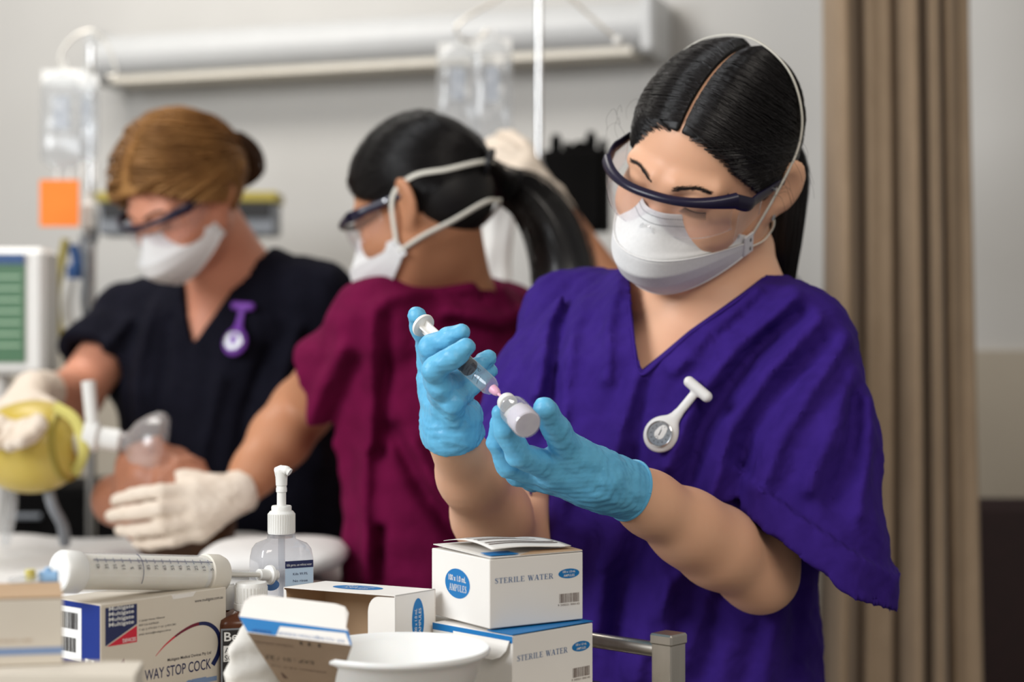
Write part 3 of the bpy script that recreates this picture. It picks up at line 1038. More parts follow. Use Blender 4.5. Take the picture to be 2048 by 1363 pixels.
def hair_cap(H, material, parent, line, part=True, asym=0.0, off=.0042, name='hair_base'):
    """hair mass close to the skull, open in front of the hairline; line = [(z, y)...] in head coordinates"""
    ax = np.arange(-.115, .1151, .003)
    fd = Field(ax, np.arange(-.13, .1401, .003), np.arange(-.10, .1451, .003))
    fd.ell(CR_C, CR_R + off, 0)
    fd.ell((0, .045, -.012), (.060 + off, .055 + off, .055), .02)
    Lz = np.array(line)
    if part:
        fd.cutfn(lambda x, y, z: np.maximum(np.maximum(np.abs(x) - .0019, y - .05), .06 - z) + 0 * x)
    fd.cutfn(lambda x, y, z: (y - np.interp(z.ravel(), Lz[:, 0], Lz[:, 1])[None, None, :]) + .006 * np.sin(60 * x) * .5 + asym * np.clip(-x / .04, 0, 1) * np.clip((.064 - z) / .03, 0, 1))
    for sx in (-1, 1):
        fd.ell((sx * .088, .008, -.012), (.022, .018, .030), .003, cut=True)
    v, q = fd.nets()
    return mesh(name, H.w(v), q.astype(np.int32), material, parent)


def bez(a, b, c, n):
    t = np.linspace(0, 1, n)[:, None]
    return (1 - t) ** 2 * a + 2 * t * (1 - t) * b + t * t * c


def hair_strands(H, material, parent, n, tie, hairline, seed=3, off=(.0052, .0095), r=.00035, part=True, loose=0, asym=0.0):
    """strands combed from the parting and the hairline back to the tie"""
    rg = np.random.default_rng(seed)
    tied = np.asarray(tie, float) - CR_C
    Lz = np.array(hairline)
    paths, fly = [], []
    for i in range(n):
        sx = 1 if rg.random() < .5 else -1
        kind = rg.random(); edge = False
        if kind < .62:                                   # from the parting
            t = rg.random()
            ang = math.radians(60 - 92 * t)             # front of the parting .. behind the crown
            a = V3(sx * (.026 + .020 * rg.random()) * (1 if part else rg.uniform(0, 1)), -math.sin(ang) * 1.05, math.cos(ang))
            lowy, lowz = np.interp(t, [0, .5, 1], [-.55, -.05, .4]), np.interp(t, [0, .5, 1], [.12, .30, .62])
            b = V3(sx * (1.05 - .35 * t), lowy + .1 * rg.normal() * .5, lowz + .1 * rg.normal())
        else:                                            # from the hairline
            z = rg.uniform(-.03, .072)
            y = np.interp(z, Lz[:, 0], Lz[:, 1]) + .003 - rg.uniform(0, .009) - (asym * min(1, max(0, (.064 - z) / .03)) if sx < 0 else 0)
            edge = True
            dz, dy = (z - CR_C[2]) / CR_R[2], (y - CR_C[1]) / CR_R[1]
            x = math.sqrt(max(.02, 1 - dz * dz - dy * dy))
            a = V3(sx * x * CR_R[0], dy * CR_R[1], dz * CR_R[2]) / .085
            b = V3(sx * 1.0, .25 + .1 * rg.normal(), np.interp(z, [-.03, .07], [-.2, .25]))
        c = tied / np.linalg.norm(tied) + rg.normal(size=3) * .05
        D = bez(a / np.linalg.norm(a), b, c, 16)
        o = (rg.uniform(*off) + .0012 * np.sin(np.linspace(0, 3.1, 16)) * rg.random())[:, None]
        D = D / np.linalg.norm(D, axis=1, keepdims=True)
        q = 1.0 / np.sqrt(((D / CR_R) ** 2).sum(-1, keepdims=True))
        oo = o.copy(); oo[0] = .0003 if edge else .0045
        paths.append(H.w(CR_C + D * (q + oo)))
    for i in range(loose):                               # fly-away hairs
        z = rg.uniform(-.02, .06); sx = rg.choice([-1, 1])
        y = np.interp(z, Lz[:, 0], Lz[:, 1]) + rg.uniform(0, .07)
        a = V3(sx * .081, y, z); g = rg.normal(size=3)
        pts = spline([a, a + V3(sx * .007, .004, .004) + g * .003, a + V3(sx * .013, .006, -.010) + g * .006, a + V3(sx * .012, .012, -.026) + g * .008], 16)
        fly.append(H.w(pts))
    if fly: strands('flyaway_hairs', fly, .00016, .0001, material, parent)
    return strands('hair_strands', paths, r, r * .75, material, parent)


def tail(name, pts, rads, n, material, parent, seed=1, r=.0004, base=True, flatdir=None):
    """ponytail: core tube plus strands following it"""
    rg = np.random.default_rng(seed)
    m = 22
    C = spline(pts, m); Rd = np.interp(np.linspace(0, 1, m), np.linspace(0, 1, len(rads)), rads)
    mb = MB(); mb.tube(C, Rd * .86, 14)
    core = mb.build(name, material, parent)
    T = np.gradient(C, axis=0); T /= np.linalg.norm(T, axis=1)[:, None]
    N = np.cross(T, V3(.2, .9, .1)); N /= np.linalg.norm(N, axis=1)[:, None]; B = np.cross(T, N)
    paths = []
    for i in range(n):
        a = rg.uniform(0, 6.28); q = rg.uniform(.8, 1.06); tw = rg.normal() * .25
        aa = a + tw * np.linspace(0, 1, m)
        w = Rd * q * (1 + .05 * np.sin(np.linspace(0, 6, m) + a))
        paths.append(C + w[:, None] * (np.cos(aa)[:, None] * N + np.sin(aa)[:, None] * B))
    strands('tail_strands', paths, r, r * .7, material, core)
    return core


def mask_surface(H, grow=0.0, bulge=1.0):
    """fold-flat respirator: returns function (u, v) -> world; v 0 top edge .. 1 under the chin"""
    cen = np.array([(0, -.1055, -.001), (0, -.117, -.018), (0, -.1285, -.031), (0, -.136, -.040), (0, -.138, -.060), (0, -.124, -.080), (0, -.098, -.103)])
    sid = np.array([(0, -.030, -.040), (0, -.030, -.043), (0, -.030, -.046), (0, -.029, -.048), (0, -.027, -.053), (0, -.025, -.058), (0, -.024, -.063)])
    vv = np.array([0, .14, .26, .34, .56, .8, 1.0])

    def fn(u, v):
        c = [np.interp(v, vv, cen[:, i]) for i in range(3)]
        s = [np.interp(v, vv, sid[:, i]) for i in range(3)]
        ex = 2.0 if v < .3 else 2.25
        g = 1 - abs(u) ** ex
        gy = g
        if v < .30:                                     # upper panel dips beside the nose
            gy = g - .16 * math.exp(-((abs(u) - .42) / .2) ** 2) * (1 - v / .3) * 1.0
        y = s[1] + (c[1] - s[1]) * gy - grow
        z = s[2] + (c[2] - s[2]) * (g ** .9 if v > .5 else g)
        x = u * (.0715 + grow)
        return H.w(x, y, z)
    return fn


def respirator(H, label, strap_paths, stitches=True, r=.0016):
    e = empty('respirator_mask', H.w(0, -.12, -.07))
    tag(e, label, 'face mask')
    fn = mask_surface(H)
    us = np.linspace(-1, 1, 61)
    for nm, va, vb, off in (('upper_panel', 0.0, .335, 0), ('lower_panel', .325, 1.0, .0012)):
        f2 = mask_surface(H, off)
        vs = np.linspace(va, vb, 16 if nm == 'upper_panel' else 26)
        G = np.array([[f2(u, v) for v in vs] for u in us])
        v, f = grid_mesh(G)
        o = mesh(nm, v, f, 'mask_white', e)
        solid(o, .0012, 0)
        m = o.modifiers.new('smooth', 'SUBSURF'); m.levels = 1; m.render_levels = 1
    fr = mask_surface(H, .0016)
    MB().tube([fr(u, .335) for u in us], .0007, 6).build('fold_seam', 'mask_white', e)
    MB().tube([fr(u, 1.0) for u in us], .0009, 6).build('bottom_seam', 'mask_white', e)
    if stitches:
        mb = MB()
        fs = mask_surface(H, .0011)
        for v0 in (.035, .085):
            for u in np.linspace(-.93, .93, 84):
                a, b = fs(u - .005, v0), fs(u + .005, v0)
                mb.tube([a, b], .00038, 4)
        mb.build('stitching', 'grey_plastic', e)
    for sx in (-1, 1):
        t = H.w(sx * .0735, -.0275, -.051)
        ud, vd, nd = H.d(sx * .15, .8, .12), H.d(0, -.25, 1), H.d(sx * 1, .15, 0)
        MB().box(t, ud * .0085, vd * .0135, nd * .0009, bev=.0006).build('side_tab', 'mask_white', e, smooth=False)
        for q in (-.5, .4):
            MB().box(t + vd * .0135 * q + nd * .0012 + ud * .002, ud * .0008, vd * .0022, nd * .0003).build('staple', 'rubber_black', e, smooth=False)
    for pts in strap_paths:
        n = len(pts) * 8
        C = spline(pts, n)
        ctr = H.w(0, .02, .0)
        nn = C.mean(0) - ctr
        mb = MB()
        T = np.gradient(C, axis=0); T /= np.linalg.norm(T, axis=1)[:, None]
        out = C - ctr; out -= T * (out * T).sum(1, keepdims=True); out /= np.linalg.norm(out, axis=1)[:, None]
        B = np.cross(T, out)
        hw, th = r, r * .4
        G = np.stack([C + hw * B + th * out, C + hw * B - th * out, C - hw * B - th * out, C - hw * B + th * out])
        v, f = grid_mesh(G, True)
        mb.add(v, f).build('strap', 'elastic_white', e, sharp=0)
    return e


def goggles(H, label, detail=True, tilt=0.0):
    e = empty('safety_glasses', H.w(0, -.12, .0))
    tag(e, label, 'safety glasses')
    # brow bar: swept arc in front of the face, deeper at the corners
    a = np.linspace(-1, 1, 49)
    def arc(u, z, r=0.0):
        x = u * (.0735 + r) - .002
        y = -.074 - (.040 + r) * (1 - abs(u) ** 2.4)
        return V3(x, y, z)
    top = lambda u: .0185 + .0030 * (1 - abs(u) ** 2) + tilt * u
    hgt = lambda u: .0034 + .0042 * abs(u) ** 4
    G = []
    for u in a:
        n = V3(u * .9, -1.0 + .4 * abs(u), 0); n /= np.linalg.norm(n)
        z0, h = top(u), hgt(u)
        p = arc(u, z0)
        G.append([H.w(p + n * q[0] + V3(0, 0, q[1])) for q in ((.0045, -h), (.0058, -h * .3), (.0045, h * .7), (.002, h), (-.002, h), (-.003, 0), (-.002, -h))])
    G = np.array(G).transpose(1, 0, 2)
    mb = MB(); v, f = grid_mesh(G, True); mb.add(v, f)
    mb.build('brow_bar', 'goggle_navy', e, sharp=50)
    for sx in (-1, 1):
        pts = [arc(sx * .97, .0185 + tilt * sx), V3(sx * .0790, -.058, .0155), V3(sx * .0800, -.045, .0150), V3(sx * .0815, -.02, .013), V3(sx * .0825, .008, .011), V3(sx * .0815, .028, .004)]
        C = spline([H.w(p) for p in pts], 24)
        hh = np.interp(np.linspace(0, 1, 24), [0, .12, .5, 1], [.0075, .0082, .0060, .0045])
        MB().tube(C, hh * H.s, 10, flat=(H.d(1, 0, 0), .36)).build('temple', 'goggle_navy', e)
        MB().lathe([(.0028, -.001), (.0028, .0012), (.0012, .0018), (0, .0018)], H.w(sx * .0845, -.012, .0125), H.d(sx, 0, 0), n=14).build('hinge_screw', 'silver', e)
    # clear one-piece lens with side shields
    us = np.linspace(-1.0, 1.0, 53)
    def low(u):
        d = .046 - .020 * math.exp(-(u / .17) ** 2) - .012 * abs(u) ** 5
        return d
    G = []
    for u in us:
        z0 = top(u) - hgt(u) * .4
        row = []
        for v in np.linspace(0, 1, 14):
            p = arc(u, z0 - v * low(u), -.0015)
            p[1] += .006 * v * v * (1 - .3 * abs(u)) - .002 * math.sin(v * 3.1)
            row.append(H.w(p))
        G.append(row)
    G = np.array(G); v, f = grid_mesh(G)
    ln = mesh('lens', v, f, 'clear_lens', e)
    solid(ln, .0014, 0)
    MB().tube(G[:, -1], .00045, 6).build('lens_edge', 'clear_glass', e)
    for sx in (-1, 1):
        G2 = []
        for t in np.linspace(0, 1, 10):
            row = []
            for v in np.linspace(0, 1, 8):
                p = V3(sx * (.0750 + .004 * t), -.070 + .042 * t, .010 - v * (.034 - .012 * t - .0 * v))
                row.append(H.w(p))
            G2.append(row)
        v_, f_ = grid_mesh(np.array(G2)); sh_ = mesh('side_shield', v_, f_, 'clear_lens', e); solid(sh_, .0012, 0)
        MB().tube(np.array(G2)[-1], .0006, 6).build('shield_edge', 'clear_glass', e)
        if detail:
            C = spline([H.w(sx * .0035, -.119, -.012), H.w(sx * .010, -.114, -.022), H.w(sx * .0145, -.106, -.034)], 14)
            MB().tube(C, .0019, 8, flat=(H.d(1, .4, 0), .5)).build('nose_pad', 'clear_plastic', e)
    return e


def fob_watch(label, p_top, p_dial, n, s, body_mat, full=True):
    """nurse's fob watch: bar on top, stem, round body with dial; n = outward direction"""
    e = empty('fob_watch', p_dial); tag(e, label, 'fob watch')
    ax = p_top - p_dial; L = np.linalg.norm(ax); ax = ax / L
    n = n - ax * (n @ ax); n /= np.linalg.norm(n); sd = np.cross(ax, n)
    mb = MB()
    fd_pts = spline([p_top - ax * .001, p_top - ax * L * .3 + n * .001, p_top - ax * L * .55 + n * .001, p_dial + ax * .012 * s], 20)
    lo = np.minimum(p_top, p_dial) - .03; hi = np.maximum(p_top, p_dial) + .03
    h = .0011 * s
    fd = Field(np.arange(lo[0], hi[0], h), np.arange(lo[1], hi[1], h), np.arange(lo[2], hi[2], h))
    R_ = np.stack([sd, ax, n], 1)
    fd.ell(p_dial, (.0175 * s, .0185 * s, .0065 * s), .0, R_)
    fd.cap(p_dial + ax * .010 * s, p_dial + ax * .024 * s, .010 * s, .0045 * s, .006 * s, flat=(n, .5))
    fd.cap(p_dial + ax * .022 * s, p_top, .0046 * s, .0044 * s, .004 * s, flat=(n, .6))
    fd.cap(p_top - sd * .0115 * s, p_top + sd * .0115 * s, .0056 * s, .0056 * s, .002 * s)
    fd.build('watch_body', body_mat, e)
    q = p_dial + n * .0052 * s
    MB().lathe([(.0116 * s, 0), (.0130 * s, .0), (.0130 * s, .0014 * s), (.0122 * s, .0019 * s), (.0116 * s, .001 * s)], q, n, n=32).build('bezel', 'silver', e)
    MB().lathe([(.0119 * s, -.001 * s), (.0119 * s, .0009 * s), (0, .0009 * s)], q, n, n=32).build('dial', 'dial_grey', e)
    if full:
        d0 = q + n * .0011 * s
        for k in range(12):
            a = math.pi * k / 6
            w = math.cos(a) * sd + math.sin(a) * ax
            MB().tube([d0 + w * .0078 * s, d0 + w * .0094 * s], .0003 * s, 5).build('hour_mark', 'ink_dark', e)
        for a, l, r in ((1.9, .0075, .0005), (1.75, .005, .0007)):
            w = math.cos(a) * sd + math.sin(a) * ax
            MB().tube([d0 - w * .0015 * s, d0 + w * l * s], [r * s, r * .4 * s], 5).build('hand', 'ink_dark', e)
        MB().tube([d0 - ax * .0045 * s + .0014 * s * (math.cos(t) * sd + math.sin(t) * ax) for t in np.linspace(0, 6.28, 16)], .0002 * s, 5).build('second_dial', 'ink_dark', e)
    return e


def glove(name, H_, parent, cuff, material, h=.0014, amp=.0005, cuffk=None, label=None):
    """gloved hand. H_ = dict(palm=[(a, b, ra, rb)...], fingers=[(pts, radii)...]); cuff = [(point, radius)...]"""
    allp = [np.asarray(p) for f in H_['fingers'] for p in f[0]] + [np.asarray(c[0]) for c in cuff] + [np.asarray(q) for a in H_['palm'] for q in a[:2]]
    allp = np.array(allp); lo, hi = allp.min(0) - .045, allp.max(0) + .045
    fd = Field(*[np.arange(lo[i], hi[i], h) for i in range(3)])
    for (a, b, ra, rb) in H_['palm']: fd.cap(a, b, ra, rb, .012)
    for pts, rad in H_['fingers']:
        g = Field(*[fd.ax[i] for i in range(3)]) if False else None
        fd.chain(pts[:2], rad[:2], .006)
        for i in range(1, len(pts) - 1): fd.cap(pts[i], pts[i + 1], rad[i], rad[i + 1], .0016)
    # cuff: hollow flared sleeve
    for i in range(len(cuff) - 1): fd.cap(cuff[i][0], cuff[i + 1][0], cuff[i][1], cuff[i + 1][1], .006)
    w1 = waves(7, 10, .012, amp); w2 = waves(9, 8, .03, amp * 1.2)
    end = np.asarray(cuff[-1][0]); dv = end - np.asarray(cuff[0][0]); dv /= np.linalg.norm(dv)
    def creases(x, y, z):
        t = (x - end[0]) * dv[0] + (y - end[1]) * dv[1] + (z - end[2]) * dv[2]
        near = np.exp(-((t + .035) / .035) ** 2)
        return w1(x, y, z) * .7 + w2(x, y, z) + near * .0004 * np.sin(t * 420 + 90 * x + 5 * np.sin(140 * z + 60 * x) + 3 * np.sin(200 * y))
    fd.disp(creases, .01)
    rr = cuff[-1][1]
    fd.cutfn(lambda x, y, z: -((x - end[0]) * dv[0] + (y - end[1]) * dv[1] + (z - end[2]) * dv[2]))
    o, b = fd.build(name, material, parent, relax=1)
    if label: o['label'] = label
    n1 = np.cross(dv, V3(.3, .2, 1)); n1 /= np.linalg.norm(n1); n2 = np.cross(dv, n1)
    MB().tube([end + (rr - .0006) * (math.cos(t) * n1 + math.sin(t) * n2) for t in np.linspace(0, 2 * math.pi, 49)], .0018, 8, cap=False).build('cuff_rim', material, o)
    return o, b


# ------------------------------------------------------------------ nurse in purple (nearest)
def shoe_pair(parent, feet, fwd, material='black_plastic'):
    f = np.asarray(fwd, float); f = f / np.linalg.norm(f); s = V3(-f[1], f[0], 0)
    for p in feet:
        fd_lo = p - .2
        fd = Field(np.arange(p[0] - .17, p[0] + .17, .006), np.arange(p[1] - .17, p[1] + .17, .006), np.arange(0, .14, .006))
        fd.cap(p + V3(0, 0, .045) - f * .03, p + f * .11 + V3(0, 0, .035), .042, .036, .0)
        fd.cap(p + V3(0, 0, .05) - f * .02, p + V3(0, 0, .10) - f * .02, .04, .036, .02)
        fd.cutfn(lambda x, y, z: z - .003 + 0 * x)
        fd.build('shoe', material, parent)


def folds(lines, Y):
    """cloth folds: [(amp, width, [(px, py)...])...] laid on the front of a garment standing at distance Y"""
    L = [(a * 1.35, w * .85, [(P(x, y, Y)[0], P(x, y, Y)[2]) for x, y in pts]) for a, w, pts in lines]

    def fn(x, z):
        o = 0
        for a, w, pts in L:
            d = seg2(x, z, pts)
            o = o - a * np.exp(-(d / w) ** 2)
        return o
    return fn


H1 = Head((.1990, 1.75, 1.4795), -40, 28.5, 26.5, .99)
body_lo, body_hi = (-.12, 1.48, 0.0), (.46, 2.08, 1.63)
fd = Field(axis(-.12, .46, .0055, (.06, .34, .0026)), axis(1.46, 2.08, .0055, (1.58, 1.88, .0026)), axis(.02, 1.63, .0075, (1.33, 1.63, .0026)))
head_sdf(fd, H1)
NB = P(1440, 590, 1.83)                      # base of the neck
fd.cap(H1.w(0, .022, -.03), NB + V3(0, -.005, .01), .052, .056, .03)
LS, RS = P(1594, 690, 1.76), P(1155, 645, 1.93)      # her left (right in the picture) and right shoulder
LE, LW = P(1518, 1146, 1.69), P(1219, 955, 1.545)
RE, RW = P(1020, 1105, 1.76), P(905, 872, 1.55)
fd.cap(NB + V3(0, 0, -.02), LS, .042, .036, .03); fd.cap(NB + V3(0, 0, -.02), RS, .042, .036, .03)
yaw1 = math.radians(-30)
TC = P(1395, 900, 1.86)
fd.loft([(.86, .165, 1.86, .155, .10), (1.00, .165, 1.86, .14, .095), (1.12, .165, 1.86, .135, .092), (1.25, .17, 1.855, .135, .090),
         (1.33, .19, 1.85, .115, .078), (1.39, .21, 1.85, .06, .05)], yaw1, .04)
# chest skin up to the collar
fd.cap(NB + V3(-.012, -.022, -.03), P(1330, 800, 1.785), .052, .066, .04)
fd.chain([LS, (LS + LE) / 2, LE], [.034, .035, .036], .03)
fd.chain([LE, LE * .7 + LW * .3, LE * .5 + LW * .5, LE * .25 + LW * .75, LW], [.0355, .0368, .0335, .0268, .0212], .02)
fd.chain([RS, (RS + RE) / 2, RE], [.036, .040, .038], .03)
fd.chain([RE, RE * .65 + RW * .35, RE * .3 + RW * .7, RW], [.038, .0365, .0295, .0242], .02)
fd.chain([(.09, 1.90, .86), (.09, 1.91, .45), (.09, 1.92, .08)], [.085, .06, .042], .03)
fd.chain([(.25, 1.82, .86), (.25, 1.83, .45), (.25, 1.84, .08)], [.085, .06, .042], .03)
p1, bv1 = fd.build('person', 'skin_fair', relax=1)
tag(p1, 'person in purple scrubs drawing up a vial with a syringe', 'person', kind='thing')
face_detail(H1, bv1, p1)
shoe_pair(p1, [V3(.09, 1.92, 0), V3(.25, 1.84, 0)], (-.5, -.866, 0))

# hair
line1 = [(-.10, .03), (-.05, .022), (-.02, .004), (.0, -.012), (.02, -.034), (.04, -.052), (.058, -.061), (.072, -.0685), (.082, -.2), (.2, -.2)]
hair_cap(H1, 'hair_cap_black', p1, line1, asym=.012)
hair_strands(H1, 'hair_black', p1, 3400, (0, .115, -.022), line1, loose=26, asym=.012)
tb = H1.w(0, .112, -.022)
tail('ponytail', [tb, P(1548, 290, 1.868), P(1576, 345, 1.875), P(1574, 420, 1.880), P(1568, 490, 1.890), P(1562, 560, 1.905), P(1558, 620, 1.93)],
     [.020, .022, .0215, .020, .019, .016, .006], 300, 'hair_black', p1)
er = snap(bv1, H1.w(.125, -.030, -.030), H1.d(-1, .78, 0), .0008)
ear = MB()
for k in range(6):
    a = math.pi * k / 3
    q = er + H1.d(0, math.cos(a), math.sin(a)) * .0026
    ear.ell(q, H1.d(.0012, 0, 0), H1.d(0, .0013, 0), H1.d(0, 0, .0013), 8)
ear.ell(er, H1.d(.0016, 0, 0), H1.d(0, .0016, 0), H1.d(0, 0, .0016), 8)
ear.build('earring', 'silver', p1)

# mask, goggles
up = [H1.w(.0735, -.026, -.045), H1.w(.083, -.006, .0), H1.cr((.98, .12, .1), .012), H1.cr((.85, .30, .52), .0125), H1.cr((.5, .42, .85), .0125), H1.cr((0, .46, 1), .0125),
      H1.cr((-.5, .42, .85), .0125), H1.cr((-.85, .30, .52), .0125), H1.cr((-.98, .12, .1), .012), H1.w(-.083, -.006, .0), H1.w(-.0735, -.026, -.045)]
lw = [H1.w(.0735, -.026, -.057), H1.w(.076, .01, -.062), H1.w(.060, .055, -.065), H1.w(0, .085, -.066), H1.w(-.060, .055, -.065), H1.w(-.076, .01, -.062), H1.w(-.0735, -.026, -.057)]
respirator(H1, 'white fold-flat respirator mask worn by the nurse in purple', [up, lw])
goggles(H1, 'clear safety glasses with navy brow bar on the nurse in purple', tilt=.007)

# scrub top: loose garment with V neck, wide open sleeves, folds
SX = (axis(-.16, .50, .004), axis(1.52, 2.10, .004), axis(.84, 1.43, .004))
fd = Field(*SX)
fd.loft([(.78, .165, 1.865, .180, .145), (.95, .165, 1.86, .172, .140), (1.08, .160, 1.85, .168, .140), (1.20, .162, 1.84, .170, .142),
         (1.28, .170, 1.84, .165, .130), (1.33, .185, 1.848, .135, .105), (1.39, .21, 1.855, .070, .070)], yaw1, .03, p=2.2)
fd.cap(NB + V3(0, 0, -.022), LS, .056, .054, .035)
fd.cap(NB + V3(0, 0, -.022), RS, .056, .054, .035)
hn = V3(-.548, 0.12, -.836); hn /= np.linalg.norm(hn)        # left sleeve axis at the hem, pointing out
q0 = P(1465, 1012, 1.665)
SLt = lambda x, y, z: (x - q0[0]) * hn[0] + (y - q0[1]) * hn[1] + (z - q0[2]) * hn[2]
SL = P(1598, 1105, 1.71)                                    # centre of the left sleeve opening
SR = P(1040, 985, 1.80)
ra = (SR - RS) / np.linalg.norm(SR - RS)
for (A_, B_, Cc, r_, cutf) in ((LS, LS * .5 + SL * .5 + V3(.004, 0, 0), SL, (.056, .075, .084), lambda x, y, z: -SLt(x, y, z)),
                               (RS, RS * .5 + SR * .5, SR, (.056, .066, .070), lambda x, y, z: -((x - SR[0]) * ra[0] + (y - SR[1]) * ra[1] + (z - SR[2]) * ra[2]))):
    g = Field(*SX)
    ex = Cc + (Cc - A_) / np.linalg.norm(Cc - A_) * .10
    g.chain([A_, B_, Cc, ex], [r_[0], r_[1], r_[2], r_[2] * 1.04], .03)
    if A_ is LS:                                             # turned-up cuff
        g.disp(lambda x, y, z: np.where(SLt(x, y, z) > -.033, -.009, 0.0), .03)
    g.cutfn(cutf)
    rr_ = (.050, .070, .076) if A_ is LS else (.048, .064, .066)                # hollow of the sleeve
    g.cap(A_ * .25 + Cc * .75, Cc, rr_[0], rr_[1], .004, cut=True); g.cap(Cc, ex, rr_[1], rr_[2], .004, cut=True)
    fd.F = smin(fd.F, g.F, .03)
    del g
FL = folds([(.010, .010, [(1150, 545), (1100, 640), (1075, 790)]), (.008, .009, [(1190, 530), (1150, 640), (1130, 800), (1120, 900)]),
            (.007, .008, [(1250, 545), (1222, 640), (1215, 760)]), (-.008, .010, [(1170, 560), (1125, 680), (1100, 860)]),
            (.007, .009, [(1275, 760), (1235, 860), (1215, 1000), (1190, 1130)]), (-.008, .010, [(1290, 770), (1270, 900), (1250, 1000)]),
            (.010, .011, [(1590, 590), (1470, 690), (1380, 800), (1330, 930)]), (-.009, .011, [(1600, 630), (1480, 740), (1400, 860), (1370, 980)]),
            (.010, .011, [(1630, 640), (1530, 740), (1450, 850), (1410, 980)]), (.007, .009, [(1520, 580), (1420, 660), (1345, 740)]),
            (-.006, .010, [(1650, 690), (1570, 770), (1500, 860), (1470, 990)]), (.010, .012, [(1690, 680), (1610, 770), (1540, 870), (1500, 960)]),
            (.008, .012, [(1700, 740), (1640, 860), (1590, 960)]), (-.007, .012, [(1700, 800), (1680, 900), (1640, 990)]), (.007, .010, [(1730, 800), (1720, 900), (1690, 1010)]),
            (.009, .011, [(1060, 985), (1045, 1090), (1030, 1200)]), (-.008, .010, [(1090, 990), (1080, 1100)]), (.009, .012, [(1130, 1000), (1100, 1090), (1085, 1200)]),
            (.011, .013, [(1240, 1040), (1205, 1140), (1190, 1260)]), (-.009, .012, [(1290, 1060), (1250, 1180), (1240, 1300)]),
            (.010, .013, [(1370, 1120), (1300, 1230), (1270, 1360)]), (.008, .012, [(1320, 1130), (1330, 1240), (1320, 1360)]), (-.008, .014, [(1450, 1180), (1420, 1280), (1400, 1360)]),
            (.009, .014, [(1560, 1210), (1540, 1290), (1530, 1363)]), (-.006, .012, [(1610, 1200), (1600, 1300), (1590, 1363)])], 1.71)
wlow = waves(21, 10, .11, .0022); wfin = waves(22, 12, .032, .0008)
fd.disp(lambda x, y, z: np.where(y < 1.86, FL(x, z), 0.0) + wlow(x, y, z) + wfin(x, y, z), .03)
VN = [(P(px, py, 1.735)[0], P(px, py, 1.735)[2]) for px, py in ((1279, 742), (1272, 690), (1268, 600), (1272, 480), (1600, 480), (1572, 524), (1480, 590), (1380, 660), (1320, 710))]
fd.cutfn(lambda x, y, z: np.maximum(poly2(x, z, VN)[:, :, :], y - 1.84 + 0 * x))
fd.cutfn(lambda x, y, z: np.maximum(np.hypot(x - NB[0], y - NB[1]) - .070, NB[2] - .035 - z))
top1, bvs1 = fd.build('scrub_top', 'scrub_purple', p1, relax=1)
# neckline hem, just outside the cut edge
hem = []
for (hx, hz), (ox, oz) in (((VN[2]), (-.0022, 0)), (VN[1], (-.0022, 0)), (VN[0], (-.0005, -.0025)), (VN[8], (.0012, -.002)), (VN[7], (.0012, -.002)), (VN[6], (.0012, -.002)), ((VN[6][0] * .4 + VN[5][0] * .6, VN[6][1] * .4 + VN[5][1] * .6), (.0012, -.002))):
    h_ = bvs1.ray_cast(Vector((hx + ox, 1.4, hz + oz)), Vector((0, 1, 0)))
    if h_[0] is not None: hem.append(np.array(h_[0]) - V3(0, .0004, 0))
MB().tube(spline(hem, 60), .0016, 8).build('neckline_hem', 'scrub_purple', p1)
# trousers
fd = Field(axis(-.06, .42, .009), axis(1.70, 2.05, .009), axis(.04, .92, .009))
fd.loft([(.78, .165, 1.86, .155, .105), (.90, .165, 1.86, .15, .105)], yaw1, .03)
fd.chain([(.09, 1.90, .84), (.09, 1.91, .45), (.09, 1.92, .08)], [.098, .078, .066], .03)
fd.chain([(.25, 1.82, .84), (.25, 1.83, .45), (.25, 1.84, .08)], [.098, .078, .066], .03)
fd.cutfn(lambda x, y, z: z - .06 + 0 * x)
fd.build('trousers', 'scrub_purple', p1)

# gloved hands
f = lambda *a: [P(*q) for q in a]
RH = dict(palm=[(P(905, 868, 1.55), P(885, 805, 1.545), .0230, .015), (P(905, 868, 1.55), P(922, 832, 1.528), .0225, .014),
                (P(900, 845, 1.542), P(897, 818, 1.535), .0235, .017), (P(915, 860, 1.545), P(935, 825, 1.54), .02, .012), (P(885, 845, 1.555), P(866, 770, 1.56), .017, .014)],
          fingers=[(f((888, 790, 1.545), (860, 694, 1.505), (900, 675, 1.488), (922, 663, 1.485)), [.0135, .0105, .0092, .0076]),
                   (f((890, 798, 1.525), (868, 738, 1.478), (908, 713, 1.466), (932, 694, 1.466)), [.0135, .0110, .0098, .0082]),
                   (f((898, 815, 1.530), (880, 776, 1.490), (936, 742, 1.530), (976, 716, 1.543)), [.0130, .0108, .0094, .0080]),
                   (f((912, 832, 1.528), (905, 805, 1.497), (948, 768, 1.532), (978, 740, 1.552)), [.0120, .0100, .0086, .0074]),
                   (f((880, 835, 1.56), (862, 752, 1.572), (856, 690, 1.566), (834, 632, 1.542)), [.016, .0130, .0112, .0088])])
glove('glove', RH, p1, [(P(904, 842, 1.548), .0235), (P(904, 856, 1.552), .0255), (P(908, 869, 1.557), .0265)], 'glove_blue', label='blue glove gripping the syringe')
